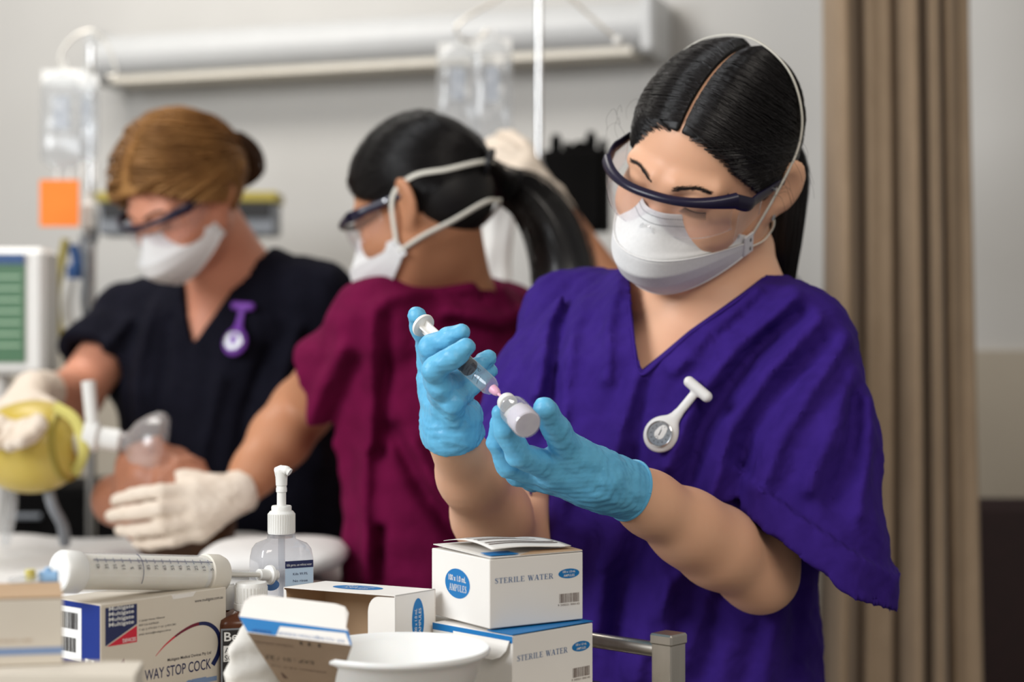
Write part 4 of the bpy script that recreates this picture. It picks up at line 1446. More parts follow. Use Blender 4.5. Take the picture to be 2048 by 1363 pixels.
LH = dict(palm=[(P(1215, 968, 1.54), P(1105, 938, 1.515), .024, .0165), (P(1205, 965, 1.545), P(1108, 952, 1.54), .023, .016),
                (P(1210, 970, 1.55), P(1112, 958, 1.565), .022, .014), (P(1200, 945, 1.53), P(1138, 905, 1.505), .021, .0155), (P(1180, 955, 1.53), P(1120, 935, 1.52), .024, .019)],
          fingers=[(f((1105, 935, 1.508), (1038, 908, 1.475), (1010, 858, 1.462), (1000, 826, 1.458)), [.0138, .0112, .0100, .0083]),
                   (f((1100, 948, 1.53), (1018, 930, 1.508), (996, 882, 1.495), (1000, 845, 1.485)), [.0138, .0112, .0098, .0082]),
                   (f((1105, 958, 1.55), (1035, 948, 1.538), (1012, 920, 1.528), (1018, 888, 1.515)), [.0130, .0108, .0092, .0078]),
                   (f((1112, 962, 1.568), (1062, 962, 1.562), (1034, 944, 1.556), (1034, 915, 1.545)), [.0120, .0096, .0082, .0070]),
                   (f((1180, 935, 1.525), (1132, 892, 1.497), (1110, 855, 1.477), (1089, 815, 1.456)), [.0190, .0140, .0118, .0098])])
glove('glove', LH, p1, [(P(1196, 958, 1.540), .0235), (P(1218, 964, 1.547), .0238), (P(1236, 972, 1.554), .0258), (P(1258, 980, 1.564), .0282)], 'glove_blue', label='blue glove holding the vial')

# fob watch pinned on the chest
wt, wdp = P(1396, 778, 1.6), P(1322, 868, 1.6)
nrm = V3(-.35, -.92, .1)
cw = V3(0, 0, CAMZ)
wt = snap(bvs1, cw + (wt - cw) * .5, wt - cw, .007); wdp = snap(bvs1, cw + (wdp - cw) * .5, wdp - cw, .010)
fob_watch('white fob watch pinned to the chest of the purple scrubs', wt, wdp, nrm, 1.0, 'watch_white')

# ------------------------------------------------------------------ syringe and vial
sy = empty('syringe', P(930, 725, 1.50)); tag(sy, 'clear syringe with white plunger held in the blue gloves', 'syringe')
A, B = P(846, 650, 1.533), P(1000, 790, 1.456)
d = (B - A); Ls = np.linalg.norm(d); d /= Ls
bb = A + d * (Ls * .30); be = A + d * (Ls * .90)
R0 = .0083
lb_ = np.linalg.norm(be - bb)
MB().lathe([(R0 * .55, 0), (R0, 0), (R0, lb_ * .94), (R0 * .8, lb_), (R0 * .3, lb_ + .002)], bb, d, n=32).build('barrel', 'clear_plastic', sy)
MB().lathe([(R0, -.001), (R0 * 1.6, -.001), (R0 * 1.6, .0012), (R0, .0012)], bb, d, n=32, sx=1.0).build('finger_flange', 'syringe_frost', sy)
pl = MB()
e1 = np.cross(d, V3(0, 0, 1)); e1 /= np.linalg.norm(e1); e2 = np.cross(d, e1)
lp = np.linalg.norm(bb - A) + lb_ * .40
c_ = A + d * lp / 2
pl.box(c_, d * lp / 2, e1 * R0 * .75, e2 * .0009); pl.box(c_, d * lp / 2, e2 * R0 * .75, e1 * .0009)
pl.build('plunger_rod', 'syringe_frost', sy, smooth=False)
MB().lathe([(0, -.001), (.0108, -.001), (.0112, .0), (.0108, .0018), (.004, .0022)], A, d, n=32).build('thumb_rest', 'syringe_frost', sy)
MB().lathe([(0, 0), (R0 * .94, 0), (R0 * .94, .0025), (R0 * .85, .0035), (R0 * .85, .006), (R0 * .94, .007), (R0 * .94, .010), (.0, .0125)], A + d * lp, d, n=28).build('rubber_stopper', 'rubber_black', sy)
MB().lathe([(.0028, 0), (.0042, .001), (.0038, .006), (.0028, .009), (.0016, np.linalg.norm(B - be) - .002), (.0008, np.linalg.norm(B - be) + .004)], be, d, n=20).build('needle_hub', 'needle_pink', sy)
for k in range(9):
    q = bb + d * (lb_ * (.45 + .05 * k)) - V3(0, .0, 0)
    vd = V3(0, -1, .25); vd -= d * (vd @ d); vd /= np.linalg.norm(vd); sdv = np.cross(d, vd)
    ll = .9 if k % 2 == 0 else .5
    MB().tube([q + R0 * 1.005 * (math.cos(t) * vd + math.sin(t) * sdv) for t in np.linspace(.1, .1 + ll, 8)], .00018, 4).build('scale_mark', 'ink_dark', sy)
q = bb + d * lb_ * .60
vd = V3(.1, -1, .35); vd -= d * (vd @ d); vd /= np.linalg.norm(vd); yl = np.cross(vd, d)
text('lettering', 'TERUMO', 'ink_dark', sy, q + vd * (R0 + .0002), d, yl, w=.013, h=.0026, depth=.0002)

vi = empty('vial', P(1040, 830, 1.44)); tag(vi, 'small clear glass vial on the needle between blue gloved fingers', 'vial')
vt, vb = P(1012, 802, 1.452), P(1056, 850, 1.413)
dv = vb - vt; Lv = np.linalg.norm(dv); dv /= Lv
MB().lathe([(.006, 0), (.0075, .001), (.0075, .006), (.0065, .008), (.0115, .014), (.0125, .017), (.0125, Lv - .002), (.0115, Lv), (.0, Lv)], vt, dv, n=36).build('glass_body', 'clear_glass', vi)
MB().lathe([(.0, -.0008), (.0078, -.0008), (.0082, .0), (.0082, .0055), (.0068, .0062)], vt, dv, n=28).build('crimp_cap', 'white_plastic', vi)
MB().lathe([(.003, Lv * .62), (.0118, Lv * .64), (.0118, Lv - .0022), (.0108, Lv - .001), (0, Lv - .001)], vt, dv, n=32).build('liquid', 'vial_liquid', vi)
G = np.array([[vt + dv * h_ + .0127 * (math.cos(t) * V3(0, -1, .3) / 1.044 + math.sin(t) * np.cross(dv, V3(0, -1, .3) / 1.044)) for h_ in (Lv * .34, Lv * .58)] for t in np.linspace(-1.9, 1.9, 20)])
v_, f_ = grid_mesh(G); mesh('paper_label', v_, f_, 'print_white', vi)
G = np.array([[vt + dv * h_ + .0129 * (math.cos(t) * V3(0, -1, .3) / 1.044 + math.sin(t) * np.cross(dv, V3(0, -1, .3) / 1.044)) for h_ in (Lv * .40, Lv * .45)] for t in np.linspace(-.6, .6, 10)])
v_, f_ = grid_mesh(G); mesh('label_stripe', v_, f_, 'print_paleblue', vi)


# ------------------------------------------------------------------ nurse in maroon (middle)
H2 = Head((-.1260, 2.35, 1.4850), -112, 24, 4, .98)
th2 = math.radians(-122)
L2 = V3(math.cos(th2), math.sin(th2), 0); F2 = V3(math.sin(th2), -math.cos(th2), 0)
NB2 = P(905, 575, 2.43)
T2 = V3(-.095, 2.47, 0)
LS2 = P(752, 650, 2.335); RS2 = T2 - L2 * .165 + V3(0, 0, 1.325)
LE2, LW2 = P(604, 818, 2.52), P(474, 990, 2.41)
fd = Field(axis(-.45, .15, .007, (-.24, .02, .0035)), axis(2.2, 2.85, .007, (2.2, 2.5, .0035)), axis(.02, 1.65, .008, (1.34, 1.64, .0035)))
head_sdf(fd, H2)
fd.cap(H2.w(0, .022, -.03), NB2, .050, .056, .03)
fd.cap(NB2 + V3(0, 0, -.02), LS2, .044, .040, .03); fd.cap(NB2 + V3(0, 0, -.02), RS2, .044, .040, .03)
fd.loft([(.86, -.09, 2.47, .15, .10), (1.0, -.09, 2.47, .135, .09), (1.2, -.092, 2.47, .15, .10), (1.32, -.09, 2.46, .12, .08)], th2, .03)
fd.chain([LS2, LS2 * .5 + LE2 * .5, LE2], [.044, .047, .043], .03)
fd.chain([LE2, LE2 * .65 + LW2 * .35, LE2 * .3 + LW2 * .7, LW2], [.044, .043, .033, .027], .02)
RE2, RW2 = V3(.02, 2.74, 1.10), V3(-.12, 2.78, 1.06)
fd.chain([RS2, RE2, RW2], [.042, .04, .027], .03)
for k, (fx_, fy_) in enumerate(((-.13, 2.40), (-.05, 2.55))):
    fd.chain([(fx_, fy_, .86), (fx_, fy_, .45), (fx_, fy_, .08)], [.085, .06, .042], .03)
p2, bv2 = fd.build('person', 'skin_tan', relax=1)
tag(p2, 'person in maroon scrubs with a long black ponytail, seen from the side', 'person', kind='thing')
face_detail(H2, bv2, p2, lashes=False)
shoe_pair(p2, [V3(-.13, 2.40, 0), V3(-.05, 2.55, 0)], F2)
line2 = [(-.10, .035), (-.05, .03), (-.02, .022), (.0, .006), (.02, -.030), (.04, -.058), (.058, -.066), (.072, -.0755), (.085, -.2), (.2, -.2)]
hair_cap(H2, 'hair_cap_black', p2, line2, part=False, off=.006)
hair_strands(H2, 'hair_black', p2, 1500, (0, .118, .012), line2, seed=8, off=(.007, .0115), r=.0004, part=False)
tb = H2.w(0, .118, .010)
tail('ponytail', [tb - V3(.012, 0, 0), P(1005, 368, 2.42), P(1062, 400, 2.43), P(1110, 470, 2.43), P(1132, 560, 2.41), P(1125, 660, 2.40), P(1105, 720, 2.42)],
     [.016, .026, .036, .044, .046, .036, .010], 320, 'hair_black', p2, seed=5)
MB().tube([tb + .0165 * (math.cos(t) * V3(0, 1, 0) + math.sin(t) * V3(.3, 0, .95)) for t in np.linspace(0, 6.28, 20)], .005, 8, cap=False).build('hair_tie', 'rubber_black', p2)
S_ = lambda *q: [H2.w(*a) if len(a) == 3 else H2.cr(a[:3], a[3]) for a in q]
up2 = S_((.0735, -.026, -.045), (.084, .000, .012), (1, .30, -.12, .013), (.75, .75, -.22, .013), (.35, 1, -.24, .014), (0, 1.05, -.24, .014), (-.35, 1, -.24, .014), (-.75, .75, -.22, .013), (-.084, .000, .012), (-.0735, -.026, -.045))
lo2 = S_((.0735, -.026, -.056), (.074, .015, -.052), (.062, .058, -.050), (.03, .100, -.042), (0, .106, -.042), (-.03, .100, -.042), (-.062, .058, -.050), (-.074, .015, -.052), (-.0735, -.026, -.056))
respirator(H2, 'white respirator mask worn by the nurse in maroon', [up2, lo2], stitches=False, r=.0032)
goggles(H2, 'clear safety glasses with dark frame on the nurse in maroon', detail=False)

SX = (axis(-.46, .16, .0055), axis(2.16, 2.82, .0055), axis(.82, 1.42, .0055))
fd = Field(*SX)
fd.loft([(.78, -.09, 2.47, .19, .145), (.95, -.09, 2.47, .18, .135), (1.1, -.09, 2.47, .178, .132), (1.22, -.092, 2.468, .182, .135), (1.30, -.09, 2.46, .165, .115), (1.375, -.085, 2.445, .085, .075)], th2, .03, p=2.2)
fd.cap(NB2 + V3(0, 0, -.03), LS2, .058, .056, .03); fd.cap(NB2 + V3(0, 0, -.03), RS2, .058, .056, .03)
SL2 = P(655, 782, 2.44)
ra2 = (SL2 - LS2) / np.linalg.norm(SL2 - LS2)
g = Field(*SX)
g.chain([LS2, SL2, SL2 + ra2 * .08], [.058, .068, .070], .03)
SR2 = RS2 * .35 + RE2 * .65
g.chain([RS2, SR2], [.058, .066], .03)
hz2 = P(628, 775, 2.40); hn2 = V3(-.80, .42, -.40); hn2 /= np.linalg.norm(hn2)
g.cutfn(lambda x, y, z: np.maximum(-((x - hz2[0]) * hn2[0] + (y - hz2[1]) * hn2[1] + (z - hz2[2]) * hn2[2]), x - P(760, 0, 2.4)[0] + 0 * z))
fd.F = smin(fd.F, g.F, .03); del g
FL2 = folds([(.010, .014, [(760, 620), (752, 760), (748, 880)]), (-.012, .012, [(775, 640), (770, 780), (762, 900)]),
             (.010, .013, [(690, 700), (640, 780), (610, 850)]), (-.008, .012, [(720, 720), (680, 800), (650, 870)]),
             (.012, .014, [(830, 880), (880, 980), (960, 1060)]), (-.012, .014, [(790, 860), (850, 980), (930, 1090)]),
             (.010, .012, [(735, 900), (730, 1020), (735, 1160)]), (-.012, .009, [(765, 1060), (760, 1160)]),
             (.010, .014, [(900, 620), (1000, 640), (1060, 620)]), (-.010, .014, [(900, 650), (1000, 680), (1060, 660)]), (.009, .012, [(780, 600), (860, 580), (940, 575)])], 2.33)
wl2 = waves(31, 10, .12, .0028)
fd.disp(lambda x, y, z: np.where(y < 2.5, FL2(x, z), 0.0) + wl2(x, y, z), .03)
fd.cap(SL2 - ra2 * .03, SL2 + ra2 * .1, .052, .061, .004, cut=True)
fd.cutfn(lambda x, y, z: np.maximum(np.hypot(x - NB2[0] - .004, y - NB2[1]) - .066, NB2[2] - .028 - z - .35 * (x - NB2[0])))
fd.build('scrub_top', 'scrub_maroon', p2, relax=1)
fd = Field(axis(-.30, .12, .01), axis(2.25, 2.72, .01), axis(.05, .92, .01))
for (fx_, fy_) in ((-.13, 2.40), (-.05, 2.55)):
    fd.chain([(fx_, fy_, .84), (fx_, fy_, .45), (fx_, fy_, .09)], [.10, .08, .068], .03)
fd.cutfn(lambda x, y, z: z - .065 + 0 * x)
fd.build('trousers', 'scrub_maroon', p2)
W_ = P(470, 988, 2.41)
GH = dict(palm=[(W_, P(395, 985, 2.385), .026, .020), (W_, P(390, 1030, 2.375), .026, .019), (W_, P(400, 1060, 2.385), .025, .017), (P(450, 985, 2.40), P(370, 965, 2.40), .02, .014)],
          fingers=[(f((392, 985, 2.385), (325, 983, 2.365), (270, 990, 2.375), (232, 1000, 2.40)), [.0145, .012, .0108, .009]),
                   (f((388, 1015, 2.378), (318, 1018, 2.350), (262, 1025, 2.36), (222, 1030, 2.39)), [.0145, .012, .0108, .009]),
                   (f((392, 1040, 2.378), (325, 1052, 2.352), (275, 1060, 2.365), (240, 1060, 2.39)), [.0140, .0115, .010, .0085]),
                   (f((402, 1060, 2.385), (345, 1078, 2.365), (305, 1085, 2.375), (275, 1084, 2.39)), [.0130, .0105, .0095, .008]),
                   (f((430, 975, 2.40), (370, 958, 2.42), (318, 950, 2.43), (288, 952, 2.44)), [.018, .0145, .0125, .010])])
glove('glove', GH, p2, [(P(470, 985, 2.41), .027), (P(482, 980, 2.415), .029), (P(490, 976, 2.42), .0295)], 'glove_white', h=.0024, amp=.0006, label='white glove cupping the manikin jaw')

# ------------------------------------------------------------------ blonde nurse in navy (far left)
H3 = Head(P(366, 398, 2.76), -38, 38, -2, .97)
th3 = math.radians(-22)
NB3 = P(462, 525, 2.89)
LS3, RS3 = P(634, 598, 2.88), P(262, 640, 3.00)
LE3, LW3 = P(745, 900, 2.93), P(780, 1080, 2.90)
RE3, RW3 = P(150, 792, 2.88), P(66, 782, 2.64)
fd = Field(axis(-.86, -.20, .008, (-.66, -.40, .004)), axis(2.6, 3.14, .008, (2.6, 2.9, .004)), axis(.02, 1.68, .009, (1.38, 1.68, .004)))
head_sdf(fd, H3)
fd.cap(H3.w(0, .022, -.03), NB3, .052, .060, .03)
fd.cap(NB3 + V3(0, 0, -.02), LS3, .044, .042, .03); fd.cap(NB3 + V3(0, 0, -.02), RS3, .044, .042, .03)
fd.cap(NB3 + V3(-.01, -.02, -.03), P(410, 680, 2.87), .046, .042, .04)
fd.loft([(.86, -.50, 3.0, .16, .105), (1.0, -.50, 2.98, .15, .10), (1.2, -.50, 2.95, .165, .11), (1.32, -.495, 2.93, .13, .085)], th3, .03)
fd.chain([LS3, LE3, LW3], [.045, .043, .028], .03)
fd.chain([RS3, RE3], [.046, .043], .03); fd.chain([RE3, RW3], [.043, .028], .02)
for fx_ in (-.58, -.42):
    fd.chain([(fx_, 3.0, .86), (fx_, 3.0, .45), (fx_, 3.0, .08)], [.085, .06, .042], .03)
p3, bv3 = fd.build('person', 'skin_pink', relax=1)
tag(p3, 'person with blonde hair in navy scrubs leaning over the bed', 'person', kind='thing')
face_detail(H3, bv3, p3, brow='hair_brown', lashes=True)
shoe_pair(p3, [V3(-.58, 3.0, 0), V3(-.42, 3.0, 0)], (-.37, -.93, 0))
line3 = [(-.10, .035), (-.05, .03), (-.02, .02), (.0, -.004), (.02, -.034), (.04, -.052), (.055, -.064), (.066, -.074), (.08, -.2), (.2, -.2)]
hair_cap(H3, 'hair_blonde', p3, line3, part=False, off=.016)
hair_strands(H3, 'hair_blonde', p3, 900, (0, .118, -.005), line3, seed=12, off=(.014, .032), r=.0011, part=False)
tail('hair_bun', [H3.w(.01, .085, .02), H3.w(.02, .12, .0), H3.w(.01, .135, -.03), H3.w(-.005, .125, -.055)], [.034, .042, .038, .012], 160, 'hair_brown', p3, seed=6, r=.0008)
tail('hair_side_roll', [H3.w(.078, -.035, .045), H3.w(.086, .01, .035), H3.w(.075, .06, .015), H3.w(.035, .105, .0)], [.012, .020, .022, .014], 120, 'hair_blonde', p3, seed=7, r=.0008)
respirator(H3, 'white respirator mask worn by the blonde nurse', [], stitches=False)
goggles(H3, 'dark framed safety glasses on the blonde nurse', detail=False)
SX = (axis(-.90, -.17, .006), axis(2.66, 3.20, .006), axis(.82, 1.49, .006))
fd = Field(*SX)
fd.loft([(.78, -.48, 3.0, .225, .145), (.95, -.48, 2.98, .215, .14), (1.1, -.485, 2.96, .205, .14), (1.22, -.50, 2.945, .19, .14), (1.335, -.492, 2.93, .160, .12), (1.415, -.485, 2.915, .08, .075)], th3, .03, p=2.2)
fd.cap(NB3 + V3(.01, .01, -.02), LS3, .062, .060, .03); fd.cap(NB3 + V3(-.0, .01, -.03), RS3, .060, .060, .03)
SL3 = LS3 * .4 + LE3 * .6; SR3 = RS3 * .42 + RE3 * .58
g = Field(*SX)
ra3 = (SR3 - RS3) / np.linalg.norm(SR3 - RS3)
g.chain([RS3, SR3, SR3 + ra3 * .06], [.060, .070, .072], .03)
g.cutfn(lambda x, y, z: -((x - SR3[0]) * ra3[0] + (y - SR3[1]) * ra3[1] + (z - SR3[2]) * ra3[2]) + .005)
g.chain([LS3, SL3], [.060, .064], .03)
fd.F = smin(fd.F, g.F, .03); del g
FL3 = folds([(.010, .014, [(300, 620), (270, 760), (280, 900)]), (-.010, .014, [(340, 640), (320, 800), (330, 940)]), (.010, .014, [(450, 760), (420, 880), (400, 960)]),
             (-.010, .014, [(540, 700), (500, 820), (480, 930)]), (.010, .014, [(600, 660), (560, 800), (540, 930)]), (.008, .012, [(240, 640), (190, 720), (150, 760)])], 2.84)
wl3 = waves(41, 10, .12, .003)
fd.disp(lambda x, y, z: np.where(y < 3.0, FL3(x, z), 0.0) + wl3(x, y, z), .03)
fd.cap(SR3 - ra3 * .03, SR3 + ra3 * .1, .054, .063, .004, cut=True)
VN3 = [(P(px, py, 2.82)[0], P(px, py, 2.82)[2]) for px, py in ((386, 688), (362, 600), (345, 500), (345, 400), (560, 400), (520, 455), (480, 550), (430, 630))]
fd.cutfn(lambda x, y, z: np.maximum(poly2(x, z, VN3), y - 2.93 + 0 * x))
fd.cutfn(lambda x, y, z: np.maximum(np.hypot(x - NB3[0], y - NB3[1]) - .068, NB3[2] - .02 - z))
top3, bvs3 = fd.build('scrub_top', 'scrub_navy', p3, relax=1)
fd = Field(axis(-.72, -.28, .01), axis(2.84, 3.16, .01), axis(.05, .94, .01))
for fx_ in (-.58, -.42):
    fd.chain([(fx_, 3.0, .86), (fx_, 3.0, .45), (fx_, 3.0, .09)], [.105, .08, .068], .03)
fd.cutfn(lambda x, y, z: z - .065 + 0 * x)
fd.build('trousers', 'scrub_navy', p3)
W_ = RW3
GH = dict(palm=[(W_, P(38, 825, 2.56), .028, .021), (W_, P(66, 830, 2.54), .027, .019), (W_, P(15, 815, 2.58), .026, .018)],
          fingers=[(f((70, 828, 2.54), (78, 850, 2.42), (62, 872, 2.40), (40, 885, 2.37)), [.0145, .012, .011, .009]),
                   (f((48, 832, 2.54), (52, 858, 2.42), (38, 880, 2.40), (18, 890, 2.37)), [.0145, .012, .011, .009]),
                   (f((25, 830, 2.56), (25, 860, 2.425), (12, 880, 2.40), (-8, 888, 2.38)), [.014, .0115, .0105, .0085]),
                   (f((5, 822, 2.58), (0, 850, 2.43), (-14, 872, 2.44), (-30, 880, 2.40)), [.013, .0105, .0095, .008]),
                   (f((60, 800, 2.60), (98, 815, 2.56), (112, 838, 2.52), (112, 862, 2.48)), [.018, .0145, .0125, .010])])
glove('glove', GH, p3, [(RW3, .029), (RW3 * .85 + RE3 * .15, .032), (RW3 * .75 + RE3 * .25, .034)], 'glove_white', h=.003, amp=.0006, label='white glove squeezing the yellow bag')
cw = V3(0, 0, CAMZ)
wt = P(486, 612, 2.6); wdp = P(470, 684, 2.6)
wt = snap(bvs3, cw + (wt - cw) * .7, wt - cw, .010); wdp = snap(bvs3, cw + (wdp - cw) * .7, wdp - cw, .014)
fob_watch('purple fob watch pinned to the navy scrubs', wt, wdp, V3(-.3, -.93, .1), 1.25, 'watch_purple', full=False)

# ------------------------------------------------------------------ helper behind, reaching up to the fluid bags
fd = Field(axis(-.06, .55, .008), axis(2.75, 3.25, .008), axis(.02, 1.78, .009, (1.40, 1.78, .005)))
H4 = Head(P(1440, 300, 3.02), -50, 5, 0, .95)
head_sdf(fd, H4)
NB4 = P(1440, 520, 3.06)
fd.cap(H4.w(0, .022, -.03), NB4, .05, .055, .03)
RS4, RE4, RW4 = P(1320, 590, 3.02), P(1222, 590, 2.86), P(1098, 398, 2.86)
LS4 = P(1540, 600, 3.08); LE4 = P(1560, 880, 3.08); LW4 = P(1500, 1050, 3.0)
fd.cap(NB4, RS4, .042, .042, .03); fd.cap(NB4, LS4, .042, .042, .03)
fd.chain([RS4, RE4], [.044, .042], .03); fd.chain([RE4, RW4], [.042, .026], .02); fd.chain([LS4, LE4, LW4], [.044, .04, .027], .03)
fd.loft([(.86, .36, 3.085, .14, .09), (1.1, .36, 3.085, .125, .08), (1.34, .36, 3.085, .11, .065)], math.radians(-20), .03)
for fx_ in (.29, .43):
    fd.chain([(fx_, 3.08, .86), (fx_, 3.08, .45), (fx_, 3.08, .03)], [.085, .06, .045], .03)
p4, bv4 = fd.build('person', 'skin_tan')
tag(p4, 'person half hidden behind, bare forearm raised to the fluid bags', 'person', kind='thing')
face_detail(H4, bv4, p4, lashes=False)
hair_cap(H4, 'hair_brown', p4, line2, part=False, off=.008)
hair_strands(H4, 'hair_brown', p4, 500, (0, .118, -.005), line2, seed=18, off=(.009, .016), r=.0008, part=False)
fd = Field(axis(.10, .60, .008), axis(2.85, 3.26, .008), axis(.85, 1.47, .008))
fd.loft([(.86, .36, 3.08, .17, .125), (1.1, .36, 3.08, .16, .12), (1.32, .36, 3.08, .15, .10), (1.40, .36, 3.07, .07, .065)], math.radians(-20), .03)
fd.cap(NB4 + V3(0, 0, -.02), RS4 * .9 + RE4 * .1, .05, .054, .03); fd.cap(NB4 + V3(0, 0, -.02), LS4, .05, .055, .03); fd.cap(LS4, LS4 * .4 + LE4 * .6, .056, .062, .03)
fd.cutfn(lambda x, y, z: np.maximum(np.hypot(x - NB4[0], y - NB4[1]) - .06, NB4[2] - .02 - z))
fd.build('scrub_top', 'scrub_navy', p4)
fd = Field(axis(.16, .57, .012), axis(2.94, 3.22, .012), axis(.02, .94, .012))
for fx_ in (.29, .43): fd.chain([(fx_, 3.08, .86), (fx_, 3.08, .45), (fx_, 3.08, .08)], [.105, .08, .068], .03)
fd.cutfn(lambda x, y, z: z - .03 + 0 * x)
fd.build('trousers', 'scrub_navy', p4)
W_ = RW4
GH = dict(palm=[(W_, P(1045, 345, 2.85), .026, .021), (W_, P(1055, 325, 2.87), .025, .018), (W_, P(1030, 355, 2.84), .024, .018)],
          fingers=[(f((1050, 325, 2.87), (1015, 292, 2.89), (985, 285, 2.92), (968, 295, 2.95)), [.014, .0115, .0105, .009]),
                   (f((1040, 335, 2.86), (1000, 305, 2.88), (975, 300, 2.91), (960, 312, 2.94)), [.014, .0115, .0105, .009]),
                   (f((1035, 345, 2.85), (995, 322, 2.87), (968, 320, 2.90), (955, 332, 2.93)), [.0135, .011, .010, .0085]),
                   (f((1030, 358, 2.84), (995, 342, 2.85), (972, 342, 2.88), (962, 352, 2.91)), [.0125, .010, .009, .008]),
                   (f((1070, 345, 2.88), (1048, 292, 2.91), (1020, 272, 2.94), (1000, 272, 2.97)), [.017, .014, .012, .0095])])
glove('glove', GH, p4, [(RW4, .027), (RW4 * .9 + RE4 * .1, .029), (RW4 * .82 + RE4 * .18, .030)], 'glove_white', h=.003, amp=.0006, label='white glove reaching to the fluid bags')
# white plastic sleeve in front of the pole, seen between head and ponytail
G = np.zeros((24, 20, 3)); wv = waves(51, 6, .05, .005)
for i in range(24):
    a = 2 * math.pi * i / 24
    for j in range(20):
        t = j / 19
        c = P(978 + 26 * t + 8 * math.sin(t * 5), 330 + 230 * t, 3.02)
        q = c + V3(.030 * math.cos(a) * (1 - .35 * abs(t - .4)), .012 * math.sin(a), 0)
        G[i, j] = q + V3(0, float(wv(*q)), 0)
v, f_ = grid_mesh(G, True)
tag(mesh('plastic_sleeve', v, f_, 'white_plastic'), 'crumpled white plastic sleeve hanging behind the black ponytail', 'packaging')

# ------------------------------------------------------------------ airway manikin, resuscitator bag and mask
zc = V3(.80, -.55, -.22); zc /= np.linalg.norm(zc)
fw = V3(-.38, .02, .92); fw -= zc * (fw @ zc); fw /= np.linalg.norm(fw)
H5 = Head(P(345, 1060, 2.47), 0, 0, 0, .84)
H5.R = np.stack([np.cross(-fw, zc) * 1.0, -fw, zc], 1)
H5.c[2] = BZ + .076
fd = Field(axis(-.80, -.36, .0045), axis(2.30, 2.66, .0045), axis(BZ - .02, BZ + .26, .0045))
head_sdf(fd, H5)
fd.cap(H5.w(0, .02, -.05), H5.w(0, .030, -.14), .045, .040, .03)
fd.cutfn(lambda x, y, z: z - BZ - .006 + 0 * x)
mk, bvm = fd.build('airway_manikin', 'skin_manikin', relax=1)
tag(mk, 'tan airway training manikin head lying on the bed', 'manikin')
hair_cap(H5, 'hair_brown', mk, [(-.1, .05), (.0, .03), (.03, .0), (.06, -.04), (.08, -.06), (.09, -.2), (.2, -.2)], part=False, off=.004)
fc = H5.w(0, -.125, -.04)                                   # mask on the manikin's face
am = empty('resuscitator', fc); tag(am, 'yellow resuscitator bag with clear mask and white valve over the manikin', 'resuscitator')
vu = P(228, 890, 2.46)
ax_ = vu - H5.w(0, -.09, -.04); la = np.linalg.norm(ax_); ax_ /= la
MB().lathe([(.044, -.012), (.050, -.006), (.050, .004), (.042, .018), (.030, .032), (.014, .042), (.012, .056)], H5.w(0, -.10, -.04), ax_, n=28, sx=1.0).build('face_mask', 'clear_bag', am)
MB().lathe([(.012, 0), (.016, .002), (.016, .030), (.022, .034), (.022, .052), (.015, .056), (.0, .056)], H5.w(0, -.10, -.04) + ax_ * .05, ax_, n=24).build('valve_body', 'white_plastic', am)
vv_ = H5.w(0, -.10, -.04) + ax_ * .09
bagc = P(72, 892, 2.50)
MB().tube([vv_, vv_ * .55 + P(160, 886, 2.49) * .45, P(158, 888, 2.49)], [.013, .015, .02], 16).build('swivel_neck', 'offwhite_plastic', am)
MB().lathe([(.009, 0), (.010, .075), (.0, .076)], vv_ + V3(.0, 0, .005), V3(-.08, .0, 1), n=16).build('exhaust_port', 'white_plastic', am)
bx_ = P(158, 886, 2.49) - bagc; bx_ /= np.linalg.norm(bx_)
wb = waves(61, 5, .09, .002)
prf = [(.004, -.082), (.03, -.078), (.056, -.055), (.067, -.02), (.067, .012), (.058, .038), (.040, .058), (.022, .066)]
MB().lathe(spline([(a, b, 0) for a, b in prf], 24)[:, :2].tolist(), bagc, bx_, n=40).build('bag', 'yellow_bag', am)
for h_, r_ in ((.046, .052), (-.062, .05)):
    MB().lathe([(r_, -.005), (r_ + .003, -.003), (r_ + .003, .003), (r_, .005)], bagc + bx_ * h_, bx_, n=36).build('bag_ring', 'yellow_plastic', am)
MB().tube(spline([P(150, 945, 2.48), P(168, 900, 2.44), P(150, 840, 2.44), P(110, 812, 2.45)], 20), .008, 10, flat=(V3(0, 1, 0), .5)).build('hand_strap', 'yellow_foam', am)
MB().tube(spline([P(92, 960, 2.50), P(105, 1010, 2.50), P(125, 1050, 2.52), P(130, 1085, 2.55)], 20), .0085, 10).build('oxygen_tube', 'grey_plastic', am)
MB().tube(spline([P(25, 975, 2.52), P(22, 1020, 2.52), P(10, 1085, 2.55)], 16), .0085, 10).build('reservoir_tube', 'clear_bag', am)


